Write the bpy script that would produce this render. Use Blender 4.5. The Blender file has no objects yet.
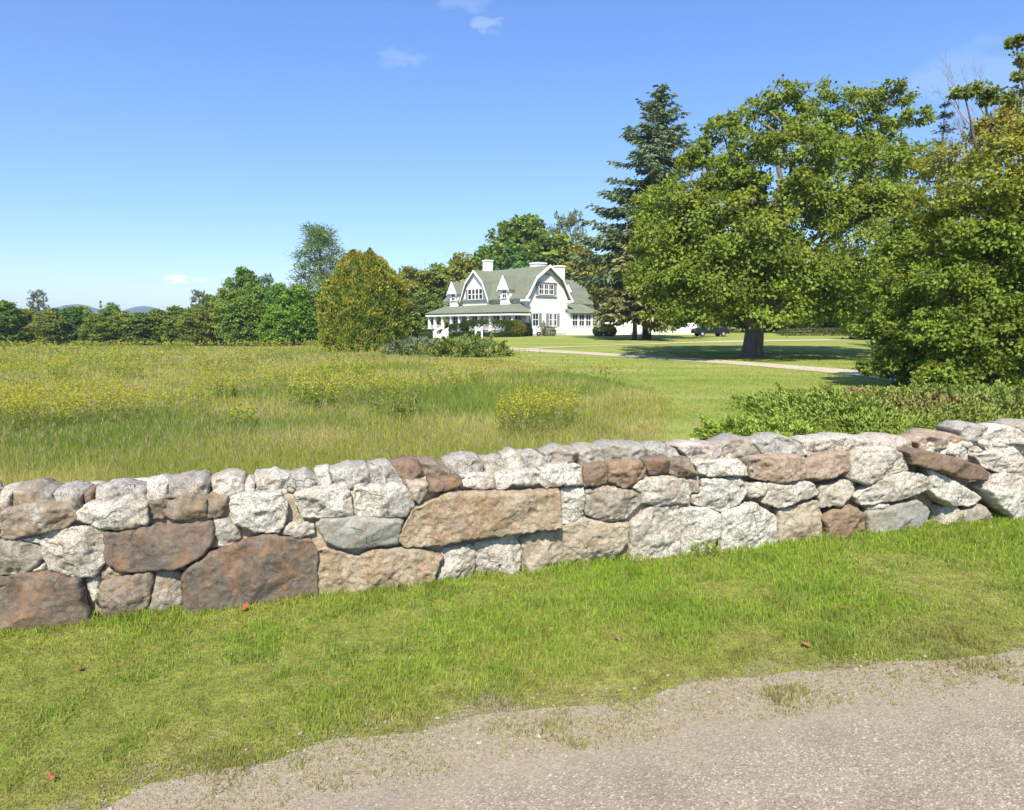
import bpy, math, random
import numpy as np
from mathutils import Vector, Matrix, noise
from mathutils.geometry import delaunay_2d_cdt
R = math.radians
rng = np.random.default_rng(11)
random.seed(5)
sc = bpy.context.scene
col = sc.collection

# ------------------------------------------------------------------ camera
W, H, F = 1024, 810, 667.0
HOR = 325.0
CAM_Z = 2.5
PITCH = math.atan((H / 2 - HOR) / F)
cam_d = bpy.data.cameras.new('camera')
cam_d.sensor_width = 36.0
cam_d.lens = 36.0 * F / W
cam_d.clip_end = 9000
cam_d.clip_start = 0.05
cam = bpy.data.objects.new('camera', cam_d)
col.objects.link(cam)
cam.location = (0, 0, CAM_Z)
cam.rotation_euler = (R(90) - PITCH, 0, 0)
sc.camera = cam

# ------------------------------------------------------------------ sun and sky
SUN_EL, SUN_AZ = 50.0, 6.0       # degrees; azimuth: how far left of straight behind the camera
sd = bpy.data.lights.new('sun', 'SUN')
sd.energy = 4.8
sd.angle = R(0.5)
sd.color = (1.0, 0.93, 0.77)
sun = bpy.data.objects.new('sun', sd)
col.objects.link(sun)
tosun = Vector((-math.sin(R(SUN_AZ)) * math.cos(R(SUN_EL)), -math.cos(R(SUN_AZ)) * math.cos(R(SUN_EL)), math.sin(R(SUN_EL))))
sun.rotation_euler = tosun.to_track_quat('Z', 'Y').to_euler()
sun.location = tosun * 60

w = bpy.data.worlds.new("World")
sc.world = w
w.use_nodes = True
wn, wl = w.node_tree.nodes, w.node_tree.links
wn.clear()
wo = wn.new('ShaderNodeOutputWorld')
bg = wn.new('ShaderNodeBackground')
sky = wn.new('ShaderNodeTexSky')
sky.sky_type = 'NISHITA'
sky.sun_disc = False
sky.sun_elevation = R(SUN_EL)
sky.sun_rotation = R(180 + SUN_AZ)
sky.altitude = 0
sky.air_density = 1.0
sky.dust_density = 0.35
sky.ozone_density = 3.0
bg.inputs['Strength'].default_value = 0.11


def wmath(op, a, b=None, c=None):
    n = wn.new('ShaderNodeMath')
    n.operation = op
    for i, v in enumerate((a, b, c)):
        if v is None:
            continue
        if isinstance(v, (int, float)):
            n.inputs[i].default_value = v
        else:
            wl.new(v, n.inputs[i])
    return n.outputs[0]


tc = wn.new('ShaderNodeTexCoord')
sep = wn.new('ShaderNodeSeparateXYZ')
wl.new(tc.outputs['Generated'], sep.inputs[0])
az = wmath('ARCTAN2', sep.outputs[0], sep.outputs[1])
el = wmath('ARCSINE', sep.outputs[2])
cmb = wn.new('ShaderNodeCombineXYZ')
wl.new(az, cmb.inputs[0])
wl.new(wmath('MULTIPLY', el, 2.4), cmb.inputs[1])


def wnoise(scale, detail=5.0, rough=0.6):
    n = wn.new('ShaderNodeTexNoise')
    n.inputs['Scale'].default_value = scale
    n.inputs['Detail'].default_value = detail
    n.inputs['Roughness'].default_value = rough
    wl.new(cmb.outputs[0], n.inputs['Vector'])
    return n.outputs['Fac']


def cloud_mask(px, py, wx, wy, nsc, thr, strength):
    """soft cloud, angles in radians round the direction the cloud has in the sky"""
    a0 = math.atan((px - 512) / F)
    e0 = math.atan((HOR - py) / F * math.cos(a0))
    dx = wmath('DIVIDE', wmath('SUBTRACT', az, a0), wx / F)
    dy = wmath('DIVIDE', wmath('SUBTRACT', el, e0), wy / F)
    r2 = wmath('ADD', wmath('MULTIPLY', dx, dx), wmath('MULTIPLY', dy, dy))
    g = wmath('SUBTRACT', 1.0, r2)
    v = wmath('ADD', g, wmath('MULTIPLY', wmath('SUBTRACT', wnoise(nsc), 0.5), thr))
    m = wn.new('ShaderNodeMapRange')
    m.interpolation_type = 'SMOOTHSTEP'
    m.inputs['From Min'].default_value = 0.15
    m.inputs['From Max'].default_value = 1.1
    m.inputs['To Max'].default_value = strength
    wl.new(v, m.inputs['Value'])
    return m.outputs[0]


# grade of the clear sky by elevation: a deeper blue overhead, no white glare at the horizon
er = wn.new('ShaderNodeValToRGB')
for i_, (p_, c_) in enumerate([(0.0, (.78, .82, .98)), (.10, (.72, .81, 1.0)), (.30, (.74, .89, 1.12)), (.60, (.76, .97, 1.38))]):
    if i_ > 1:
        er.color_ramp.elements.new(p_)
    er.color_ramp.elements[i_].position = p_
    er.color_ramp.elements[i_].color = (*c_, 1)
wl.new(el, er.inputs[0])
gm = wn.new('ShaderNodeMix')
gm.data_type = 'RGBA'
gm.blend_type = 'MULTIPLY'
gm.inputs[0].default_value = 1.0
wl.new(sky.outputs[0], gm.inputs[6])
wl.new(er.outputs[0], gm.inputs[7])
cur = gm.outputs[2]
for (px, py, wx, wy, nsc, thr, s, c) in [
        (187, 284.5, 26, 3.2, 60, 2.0, 0.30, (4.6, 5.0, 5.7)),
        (150, 283, 14, 3.0, 50, 2.0, 0.35, (4.2, 4.7, 5.6)),
        (183, 280, 13, 5.0, 75, 3.0, 0.95, (7.6, 7.8, 8.0)),
        (205, 281, 9, 3.2, 80, 2.6, 0.45, (7.0, 7.4, 8.0)),
        (224, 283, 8, 2.5, 60, 2.2, 0.25, (4.4, 4.9, 5.6)),
        (12, 298, 10, 2.0, 60, 2.0, 0.25, (4.4, 4.9, 5.6)),
        (488, 42, 18, 9, 34, 4.2, 0.17, (6.0, 6.6, 7.4)),
        (470, 22, 30, 14, 24, 3.6, 0.10, (6.0, 6.6, 7.4)),
        (405, 74, 34, 10, 30, 3.6, 0.11, (6.0, 6.6, 7.4)),
        (950, 90, 60, 30, 14, 3.6, 0.10, (6.0, 6.6, 7.4))]:
    mx = wn.new('ShaderNodeMix')
    mx.data_type = 'RGBA'
    wl.new(cloud_mask(px, py, wx, wy, nsc, thr, s), mx.inputs[0])
    wl.new(cur, mx.inputs[6])
    mx.inputs[7].default_value = (*c, 1)
    cur = mx.outputs[2]
wl.new(cur, bg.inputs['Color'])
wl.new(bg.outputs[0], wo.inputs['Surface'])

sc.view_settings.view_transform = 'Standard'
sc.view_settings.look = 'None'
sc.view_settings.exposure = 0.82
sc.view_settings.gamma = 1
sc.view_settings.use_curve_mapping = False
sc.render.engine = 'CYCLES'
sc.cycles.max_bounces = 6
sc.cycles.diffuse_bounces = 3
sc.cycles.glossy_bounces = 2
sc.cycles.transmission_bounces = 4
sc.cycles.transparent_max_bounces = 6
sc.cycles.volume_bounces = 0
sc.cycles.use_denoising = True
sc.cycles.caustics_reflective = False
sc.cycles.caustics_refractive = False
sc.cycles.filter_width = 1.5


# ------------------------------------------------------------------ helpers
def ss(a, b, x):
    t = np.clip((np.asarray(x, float) - a) / (b - a), 0, 1)
    return t * t * (3 - 2 * t)


def hash3(ix, iy, iz):
    h = (ix * 374761393 + iy * 668265263 + iz * 2147483647 + 1274126177) & 0xffffffff
    h = ((h ^ (h >> 13)) * 1274126177) & 0xffffffff
    h = (h ^ (h >> 16)) & 0xffffffff
    h = ((h ^ (h >> 15)) * 2246822519) & 0xffffffff
    return ((h ^ (h >> 13)) & 0xffffff) / float(0xffffff)


def vnoise(p):
    p = np.asarray(p, float)
    i = np.floor(p).astype(np.int64)
    f = p - i
    f = f * f * (3 - 2 * f)
    out = 0
    for dx in (0, 1):
        for dy in (0, 1):
            for dz in (0, 1):
                wgt = (f[:, 0] if dx else 1 - f[:, 0]) * (f[:, 1] if dy else 1 - f[:, 1]) * (f[:, 2] if dz else 1 - f[:, 2])
                out = out + wgt * hash3(i[:, 0] + dx, i[:, 1] + dy, i[:, 2] + dz)
    return out


def fbm(p, octs=4, gain=0.5):
    p = np.asarray(p, float)
    a, s, t = 1.0, 0.0, 0.0
    for o in range(octs):
        s = s + a * vnoise(p * (2 ** o) + 17.3 * o)
        t += a
        a *= gain
    return s / t


def n2(x, y, scale, seed=0, octs=3):
    x = np.atleast_1d(np.asarray(x, float))
    y = np.atleast_1d(np.asarray(y, float))
    return fbm(np.stack([x * scale + seed * 7.1, y * scale - seed * 3.7, np.full_like(x, seed * 1.37)], 1), octs)


def mesh_np(name, V, faces_flat, loop_n, colr=None, mats=None, smooth=False):
    """V (n,3); faces_flat indices; loop_n number of corners per face (array)"""
    me = bpy.data.meshes.new(name)
    V = np.ascontiguousarray(V, dtype=np.float32)
    me.vertices.add(len(V))
    me.vertices.foreach_set('co', V.ravel())
    ff = np.ascontiguousarray(faces_flat, dtype=np.int32).ravel()
    me.loops.add(len(ff))
    me.loops.foreach_set('vertex_index', ff)
    ln = np.ascontiguousarray(loop_n, dtype=np.int32)
    me.polygons.add(len(ln))
    st = np.concatenate([[0], np.cumsum(ln)[:-1]]).astype(np.int32)
    me.polygons.foreach_set('loop_start', st)
    me.polygons.foreach_set('loop_total', ln)
    if smooth:
        me.polygons.foreach_set('use_smooth', np.ones(len(ln), dtype=bool))
    me.update(calc_edges=True)
    if colr is not None:
        at = me.color_attributes.new('col', 'FLOAT_COLOR', 'POINT')
        c4 = np.ones((len(V), 4), np.float32)
        c4[:, :3] = colr
        at.data.foreach_set('color', c4.ravel())
    for m in (mats or []):
        me.materials.append(m)
    return me


def link(name, me, parent=None, loc=(0, 0, 0)):
    o = bpy.data.objects.new(name, me)
    col.objects.link(o)
    o.location = loc
    if parent is not None:
        o.parent = parent
    return o


def tag(o, label=None, cat=None, group=None, kind=None):
    if label:
        o['label'] = label
    if cat:
        o['category'] = cat
    if group:
        o['group'] = group
    if kind:
        o['kind'] = kind
    return o


def empty(name, loc, rz=0.0):
    o = bpy.data.objects.new(name, None)
    col.objects.link(o)
    o.location = loc
    o.rotation_euler = (0, 0, rz)
    o.empty_display_size = 0.3
    return o


class MB:
    """collects boxes, prisms, tubes into one mesh"""

    def __init__(s):
        s.v, s.f = [], []

    def add(s, vs, fs):
        b = len(s.v)
        s.v += [tuple(v) for v in vs]
        s.f += [tuple(i + b for i in f) for f in fs]
        return s

    def box(s, x0, x1, y0, y1, z0, z1):
        return s.add([(x0, y0, z0), (x1, y0, z0), (x1, y1, z0), (x0, y1, z0), (x0, y0, z1), (x1, y0, z1), (x1, y1, z1), (x0, y1, z1)],
                     [(0, 3, 2, 1), (4, 5, 6, 7), (0, 1, 5, 4), (1, 2, 6, 5), (2, 3, 7, 6), (3, 0, 4, 7)])

    def prism(s, poly, axis, a, b):
        """poly list of 2D points extruded along axis between a and b. axis y: poly=(x,z); axis x: poly=(y,z); axis z: (x,y)"""
        n = len(poly)

        def P(p, t):
            return {'y': (p[0], t, p[1]), 'x': (t, p[0], p[1]), 'z': (p[0], p[1], t)}[axis]
        vs = [P(p, a) for p in poly] + [P(p, b) for p in poly]
        fs = [tuple(range(n)), tuple(range(2 * n - 1, n - 1, -1))]
        fs += [(i, (i + 1) % n + 0, (i + 1) % n + n, i + n)[::-1] for i in range(n)]
        return s.add(vs, fs)

    def slab(s, quad, t):
        """quad (3D pts) thickened down along its normal by t"""
        q = [Vector(p) for p in quad]
        nn = (q[1] - q[0]).cross(q[-1] - q[0]).normalized()
        if nn.z < 0:
            nn = -nn
        b = [p - nn * t for p in q]
        n = len(q)
        return s.add([tuple(p) for p in q + b], [tuple(range(n)), tuple(range(2 * n - 1, n - 1, -1))] +
                     [(i, i + n, (i + 1) % n + n, (i + 1) % n) for i in range(n)])

    def tube(s, pts, rad, n=6):
        pts = [Vector(p) for p in pts]
        b = len(s.v)
        for i, p in enumerate(pts):
            d = (pts[min(i + 1, len(pts) - 1)] - pts[max(i - 1, 0)]).normalized()
            a = d.orthogonal().normalized() if abs(d.z) < 0.95 else Vector((1, 0, 0)).cross(d).normalized()
            if i and a.dot(pa) < 0:
                a = -a
            pa = a
            c = d.cross(a)
            for k in range(n):
                t = 2 * math.pi * k / n
                s.v.append(tuple(p + (a * math.cos(t) + c * math.sin(t)) * rad[i]))
        for i in range(len(pts) - 1):
            for k in range(n):
                k2 = (k + 1) % n
                s.f.append((b + i * n + k, b + i * n + k2, b + (i + 1) * n + k2, b + (i + 1) * n + k))
        s.f.append(tuple(b + k for k in range(n))[::-1])
        s.f.append(tuple(b + (len(pts) - 1) * n + k for k in range(n)))
        return s

    def build(s, name, mat, parent=None, smooth=False, loc=(0, 0, 0), fixn=True):
        me = bpy.data.meshes.new(name)
        me.from_pydata(s.v, [], s.f)
        if fixn:
            import bmesh
            bm = bmesh.new()
            bm.from_mesh(me)
            bmesh.ops.recalc_face_normals(bm, faces=bm.faces)
            bm.to_mesh(me)
            bm.free()
        if smooth:
            me.polygons.foreach_set('use_smooth', [True] * len(me.polygons))
        if mat:
            me.materials.append(mat)
        me.update()
        return link(name, me, parent, loc)


# ------------------------------------------------------------------ terrain height
_cp, _sp = math.cos(PITCH), math.sin(PITCH)


def ray(px, py):
    u, v = (px - W / 2) / F, (H / 2 - py) / F
    return np.array([u, _cp + v * _sp, -_sp + v * _cp])


def flat(px, py, z=0.0):
    d = ray(px, py)
    t = (z - CAM_Z) / d[2]
    return np.array([d[0] * t, d[1] * t])


WA, WB = flat(0, 629), flat(1024, 517)       # foot of the stone wall's front face
WT = (WB - WA) / np.linalg.norm(WB - WA)
WN = np.array([-WT[1], WT[0]])               # away from the camera


def wdist(x, y):
    return (np.asarray(x) - WA[0]) * WN[0] + (np.asarray(y) - WA[1]) * WN[1]


def g(x, y):
    x = np.asarray(x, float)
    y = np.asarray(y, float)
    d = wdist(x, y)
    b = np.interp(d, [-1e5, 0.3, 0.62, 6, 15, 30, 38, 80, 120, 200, 1e5], [0, 0, 0.3, 0.38, 0.5, 0.58, 0.72, 1.13, 1.3, 1.3, 1.3])
    b = b - 1.9 * ss(22, 110, y) * ss(6, -36, x)
    b = b + 0.05 * (n2(x.ravel(), y.ravel(), 0.12, 3).reshape(x.shape) - 0.5) * ss(3, 8, d)
    return b


def on_ground(px, py):
    """world point where the ground is seen at that image position (camera level terms)"""
    d = ray(px, py)
    t = 4.0
    for _ in range(4000):
        p = d * t
        if CAM_Z + p[2] <= float(g(p[0], p[1])):
            return np.array([p[0], p[1], float(g(p[0], p[1]))])
        t *= 1.003
    return np.array([p[0], p[1], float(g(p[0], p[1]))])


def at(px, Y):
    """ground point at depth Y in the compass direction of image column px"""
    x = (px - 512) / F * Y
    return np.array([x, Y, float(g(x, Y))])


def zpix(py, Y):
    return CAM_Z + (HOR - py) / F * Y


# ------------------------------------------------------------------ materials
def new_mat(name):
    m = bpy.data.materials.new(name)
    m.use_nodes = True
    nt = m.node_tree
    nt.nodes.clear()
    out = nt.nodes.new('ShaderNodeOutputMaterial')
    return m, nt.nodes, nt.links, out


def N(nodes, t, **kw):
    n = nodes.new(t)
    for k, v in kw.items():
        setattr(n, k, v)
    return n


def tex_noise(nd, lk, vec, scale, detail=4, rough=0.55, dist=0.0):
    n = nd.new('ShaderNodeTexNoise')
    n.inputs['Scale'].default_value = scale
    n.inputs['Detail'].default_value = detail
    n.inputs['Roughness'].default_value = rough
    n.inputs['Distortion'].default_value = dist
    lk.new(vec, n.inputs['Vector'])
    return n.outputs['Fac']


def ramp(nd, lk, fac, stops, interp='LINEAR'):
    r = nd.new('ShaderNodeValToRGB')
    r.color_ramp.interpolation = interp
    e = r.color_ramp.elements
    while len(e) < len(stops):
        e.new(0.5)
    for i, (p, c) in enumerate(stops):
        e[i].position = p
        e[i].color = (*c, 1) if len(c) == 3 else c
    lk.new(fac, r.inputs[0])
    return r.outputs[0]


def mixc(nd, lk, fac, a, b, blend='MIX'):
    m = nd.new('ShaderNodeMix')
    m.data_type = 'RGBA'
    m.blend_type = blend
    for i, v in ((0, fac), (6, a), (7, b)):
        if isinstance(v, (int, float)):
            m.inputs[i].default_value = v
        elif isinstance(v, tuple):
            m.inputs[i].default_value = (*v, 1)
        else:
            lk.new(v, m.inputs[i])
    return m.outputs[2]


def mathn(nd, lk, op, a, b=None):
    n = nd.new('ShaderNodeMath')
    n.operation = op
    for i, v in enumerate((a, b)):
        if v is None:
            continue
        if isinstance(v, (int, float)):
            n.inputs[i].default_value = v
        else:
            lk.new(v, n.inputs[i])
    return n.outputs[0]


def bump(nd, lk, h, strength, dist):
    b = nd.new('ShaderNodeBump')
    b.inputs['Strength'].default_value = strength
    b.inputs['Distance'].default_value = dist
    lk.new(h, b.inputs['Height'])
    return b.outputs[0]


def principled(nd, lk, out, colr, rough=0.9, spec=0.3, normal=None):
    p = nd.new('ShaderNodeBsdfPrincipled')
    if isinstance(colr, tuple):
        p.inputs['Base Color'].default_value = (*colr, 1)
    else:
        lk.new(colr, p.inputs['Base Color'])
    p.inputs['Roughness'].default_value = rough
    p.inputs['Specular IOR Level'].default_value = spec
    if normal is not None:
        lk.new(normal, p.inputs['Normal'])
    lk.new(p.outputs[0], out.inputs['Surface'])
    return p


def leaf_mat(name, trans=0.3, rough=0.5, spec=0.12, tint=(1, 1, 1)):
    """foliage: colour from the per-leaf 'col' attribute times the object's own tint"""
    m, nd, lk, out = new_mat(name)
    a = N(nd, 'ShaderNodeAttribute', attribute_name='col')
    oi = nd.new('ShaderNodeObjectInfo')
    c = mixc(nd, lk, 1.0, a.outputs['Color'], oi.outputs['Color'], 'MULTIPLY')
    c = mixc(nd, lk, 1.0, c, tint, 'MULTIPLY')
    p = nd.new('ShaderNodeBsdfPrincipled')
    lk.new(c, p.inputs['Base Color'])
    p.inputs['Roughness'].default_value = rough
    p.inputs['Specular IOR Level'].default_value = spec
    t = nd.new('ShaderNodeBsdfTranslucent')
    tcol = mixc(nd, lk, 1.0, c, (1.5, 1.45, 0.6), 'MULTIPLY')
    lk.new(tcol, t.inputs['Color'])
    mx = nd.new('ShaderNodeMixShader')
    mx.inputs[0].default_value = trans
    lk.new(p.outputs[0], mx.inputs[1])
    lk.new(t.outputs[0], mx.inputs[2])
    lk.new(mx.outputs[0], out.inputs['Surface'])
    return m


def plain_mat(name, c, rough=0.7, spec=0.3, var=0.12, scale=3.0, bscale=40, bstr=0.2, bdist=0.01):
    m, nd, lk, out = new_mat(name)
    t = nd.new('ShaderNodeTexCoord')
    f = tex_noise(nd, lk, t.outputs['Object'], scale, 5, 0.6)
    a = tuple(x * (1 - var) for x in c)
    b = tuple(min(1, x * (1 + var)) for x in c)
    cc = ramp(nd, lk, f, [(0.3, a), (0.7, b)])
    f2 = tex_noise(nd, lk, t.outputs['Object'], bscale, 3, 0.6)
    principled(nd, lk, out, cc, rough, spec, bump(nd, lk, f2, bstr, bdist))
    return m


def bark_mat(name, c1, c2):
    m, nd, lk, out = new_mat(name)
    t = nd.new('ShaderNodeTexCoord')
    mp = nd.new('ShaderNodeMapping')
    mp.inputs['Scale'].default_value = (1, 1, 0.18)
    lk.new(t.outputs['Object'], mp.inputs[0])
    f = tex_noise(nd, lk, mp.outputs[0], 9, 6, 0.7)
    c = ramp(nd, lk, f, [(0.3, c1), (0.7, c2)])
    principled(nd, lk, out, c, 0.95, 0.15, bump(nd, lk, f, 0.9, 0.06))
    return m
# ------------------------------------------------------------------ ground
SAND = [(0.3, (0.19, 0.155, 0.10)), (0.55, (0.30, 0.25, 0.175)), (0.75, (0.37, 0.315, 0.23))]


def ground_mat():
    m, nd, lk, out = new_mat('ground_soil')
    t = nd.new('ShaderNodeNewGeometry')
    P = t.outputs['Position']
    f1 = tex_noise(nd, lk, P, 0.35, 5, 0.6)
    f2 = tex_noise(nd, lk, P, 6, 5, 0.7)
    c = ramp(nd, lk, f1, [(0.3, (0.17, 0.20, 0.045)), (0.5, (0.24, 0.245, 0.07)), (0.7, (0.30, 0.27, 0.11))])
    c2 = ramp(nd, lk, f2, [(0.35, (0.55, 0.55, 0.5)), (0.65, (1.25, 1.2, 1.1))])
    c = mixc(nd, lk, 1.0, c, c2, 'MULTIPLY')
    # sandy soil showing through in patches beside the road
    q = N(nd, 'ShaderNodeAttribute', attribute_name='edge').outputs['Fac']
    q = mathn(nd, lk, 'ADD', q, mathn(nd, lk, 'MULTIPLY', mathn(nd, lk, 'SUBTRACT', tex_noise(nd, lk, P, 2.0, 6, 0.7), 0.5), 2.4))
    mr = nd.new('ShaderNodeMapRange')
    mr.inputs['From Min'].default_value = .22
    mr.inputs['From Max'].default_value = -.08
    lk.new(q, mr.inputs['Value'])
    sandc = ramp(nd, lk, tex_noise(nd, lk, P, 30, 5, 0.75), SAND)
    c = mixc(nd, lk, mr.outputs[0], c, sandc)
    principled(nd, lk, out, c, 1.0, 0.1, bump(nd, lk, tex_noise(nd, lk, P, 25, 4, 0.7), 0.8, 0.05))
    return m


def lawn_mat():
    m, nd, lk, out = new_mat('mown_lawn')
    t = nd.new('ShaderNodeNewGeometry')
    P = t.outputs['Position']
    mp = nd.new('ShaderNodeMapping')
    mp.inputs['Rotation'].default_value = (0, 0, R(14))
    mp.inputs['Scale'].default_value = (0.08, 0.7, 1)
    lk.new(P, mp.inputs[0])
    f0 = tex_noise(nd, lk, mp.outputs[0], 1.0, 4, 0.6)
    f1 = tex_noise(nd, lk, P, 0.5, 5, 0.65)
    f2 = tex_noise(nd, lk, P, 9, 4, 0.7)
    c = ramp(nd, lk, mathn(nd, lk, 'ADD', mathn(nd, lk, 'MULTIPLY', f0, 0.6), mathn(nd, lk, 'MULTIPLY', f1, 0.4)),
             [(0.36, (0.165, 0.225, 0.038)), (0.5, (0.235, 0.27, 0.060)), (0.64, (0.33, 0.32, 0.11))])
    c2 = ramp(nd, lk, f2, [(0.3, (0.7, 0.7, 0.66)), (0.7, (1.2, 1.2, 1.15))])
    c = mixc(nd, lk, 1.0, c, c2, 'MULTIPLY')
    principled(nd, lk, out, c, 1.0, 0.1, bump(nd, lk, f2, 0.6, 0.04))
    return m


def grid_sheet(name, xs, ys, mat, dz=0.0):
    X, Y = np.meshgrid(xs, ys)
    Z = g(X, Y) + dz
    nx, ny = len(xs), len(ys)
    V = np.stack([X.ravel(), Y.ravel(), Z.ravel()], 1)
    i = np.arange(nx - 1)[None, :] + nx * np.arange(ny - 1)[:, None]
    i = i.ravel()
    Fc = np.stack([i, i + 1, i + nx + 1, i + nx], 1)
    me = mesh_np(name, V, Fc, np.full(len(Fc), 4), None, [mat], True)
    return link(name, me)


def spread(a, b, step, far, n):
    inner = np.arange(a, b, step)
    k = np.geomspace(1, far, n)
    return np.concatenate([a - k[::-1] + 1 - step, inner, b + k])


ROAD_EDGE = [flat(*p) for p in [(1060, 652), (1024, 656), (960, 664), (900, 668), (860, 676), (800, 674), (760, 683), (700, 690), (640, 706), (560, 712), (480, 722), (420, 738), (330, 748), (270, 768), (200, 782), (150, 790), (100, 815), (0, 835)]]
ra, rb = flat(0, 838), flat(1024, 655)
RT = (rb - ra) / np.linalg.norm(rb - ra)
RN = np.array([-RT[1], RT[0]])
_e = np.array(ROAD_EDGE)
_es, _ed = (_e - ra) @ RT, (_e - ra) @ RN
_o = np.argsort(_es)


def rdist(x, y):
    """distance from the road's ragged edge, positive towards the wall"""
    P_ = np.stack([np.ravel(x), np.ravel(y)], 1)
    return (P_ - ra) @ RN - np.interp((P_ - ra) @ RT, _es[_o], _ed[_o])


def add_rd(o):
    me = o.data
    co = np.empty(len(me.vertices) * 3, np.float32)
    me.vertices.foreach_get('co', co)
    co = co.reshape(-1, 3)
    at_ = me.attributes.new('edge', 'FLOAT', 'POINT')
    at_.data.foreach_set('value', rdist(co[:, 0], co[:, 1]).astype(np.float32))


gx = spread(-14, 16, 0.35, 3500, 110)
gy = spread(-4, 22, 0.35, 3500, 110)
gr = grid_sheet('ground', gx, gy, ground_mat())
tag(gr, kind='structure')
add_rd(gr)


def poly_sheet(name, poly, step, mat, dz, kind='structure', nz=0.0):
    poly = [(float(p[0]), float(p[1])) for p in poly]
    # densify
    dense = []
    for i in range(len(poly)):
        a, b = np.array(poly[i]), np.array(poly[(i + 1) % len(poly)])
        k = max(1, int(np.linalg.norm(b - a) / step))
        for j in range(k):
            p = a + (b - a) * j / k
            if nz:
                q = n2(p[0], p[1], 1.9, 5, 5)[0] - 0.5
                r = n2(p[0], p[1], 1.9, 9, 5)[0] - 0.5
                p = p + np.array([q, r]) * nz
            dense.append(tuple(p))
    A = np.array(dense)
    x0, y0 = A.min(0)
    x1, y1 = A.max(0)
    xs = np.arange(x0, x1, step)
    ys = np.arange(y0, y1, step)
    X, Y = np.meshgrid(xs, ys)
    pts = np.stack([X.ravel(), Y.ravel()], 1) + rng.uniform(-.2, .2, (X.size, 2)) * step
    ins = inside(pts, A)
    dd = edge_dist(pts, A)
    pts = pts[ins & (dd > step * .4)]
    vs = [Vector(p) for p in np.concatenate([A, pts])]
    n = len(A)
    r = delaunay_2d_cdt(vs, [(i, (i + 1) % n) for i in range(n)], [], 1, 1e-5)
    V2 = np.array([tuple(v) for v in r[0]])
    Z = g(V2[:, 0], V2[:, 1]) + dz
    V = np.column_stack([V2, Z])
    fs = np.array([f for f in r[2] if len(f) == 3])
    me = mesh_np(name, V, fs, np.full(len(fs), 3), None, [mat], True)
    o = link(name, me)
    return tag(o, kind=kind)


def inside(P, A):
    P = np.asarray(P, float)
    c = np.zeros(len(P), bool)
    n = len(A)
    j = n - 1
    for i in range(n):
        xi, yi, xj, yj = A[i][0], A[i][1], A[j][0], A[j][1]
        k = ((yi > P[:, 1]) != (yj > P[:, 1])) & (P[:, 0] < (xj - xi) * (P[:, 1] - yi) / (yj - yi + 1e-12) + xi)
        c ^= k
        j = i
    return c


def edge_dist(P, A):
    P = np.asarray(P, float)
    d = np.full(len(P), 1e9)
    for i in range(len(A)):
        a, b = np.asarray(A[i], float), np.asarray(A[(i + 1) % len(A)], float)
        ab = b - a
        L = ab.dot(ab) + 1e-12
        t = np.clip(((P - a) @ ab) / L, 0, 1)
        q = a + t[:, None] * ab
        d = np.minimum(d, np.hypot(*(P - q).T))
    return d


# lawn: everything right of and beyond the edge of the unmown meadow
MEAD_EDGE = [on_ground(*p)[:2] for p in [(636, 452), (655, 425), (668, 405), (655, 392), (600, 379), (560, 371), (520, 362), (440, 358), (405, 350), (395, 345.5)]]
LAWN = [(WA + WT * 60 + WN * 1.2), (WA + WT * 9.2 + WN * 1.2)] + list(MEAD_EDGE) + [np.array((-16, 100)), np.array((-40, 135)), np.array((70, 135)), np.array((70, 30))]
LAWN = np.array(LAWN)
lawn = poly_sheet('lawn', LAWN, 1.0, lawn_mat(), 0.012)


def gravel_mat(name, c1, c2, c3, sc_=1.0):
    m, nd, lk, out = new_mat(name)
    t = nd.new('ShaderNodeNewGeometry')
    P = t.outputs['Position']
    v = nd.new('ShaderNodeTexVoronoi')
    v.inputs['Scale'].default_value = 55 * sc_
    v.inputs['Randomness'].default_value = 1
    lk.new(P, v.inputs['Vector'])
    sepc = nd.new('ShaderNodeSeparateColor')
    lk.new(v.outputs['Color'], sepc.inputs[0])
    pc = ramp(nd, lk, sepc.outputs[0], [(0.0, c1), (0.45, c2), (0.8, c2), (0.97, c3)])
    f = tex_noise(nd, lk, P, 2.2, 6, 0.65)
    c = mixc(nd, lk, 1.0, pc, ramp(nd, lk, f, [(0.3, (0.78, 0.76, 0.74)), (0.7, (1.15, 1.12, 1.08))]), 'MULTIPLY')
    f3 = tex_noise(nd, lk, P, 160 * sc_, 3, 0.7)
    c = mixc(nd, lk, 1.0, c, ramp(nd, lk, f3, [(0.3, (0.75, 0.75, 0.75)), (0.7, (1.25, 1.25, 1.25))]), 'MULTIPLY')
    hgt = mathn(nd, lk, 'ADD', v.outputs['Distance'], mathn(nd, lk, 'MULTIPLY', f3, 0.4))
    principled(nd, lk, out, c, 0.9, 0.3, bump(nd, lk, hgt, 0.6, 0.006))
    return m, nd, lk


# road surface with its sandy shoulder towards the verge
rm, nd, lk = gravel_mat('road_surface', (0.185, 0.155, 0.11), (0.27, 0.232, 0.172), (0.42, 0.37, 0.285), 1.7)
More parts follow.
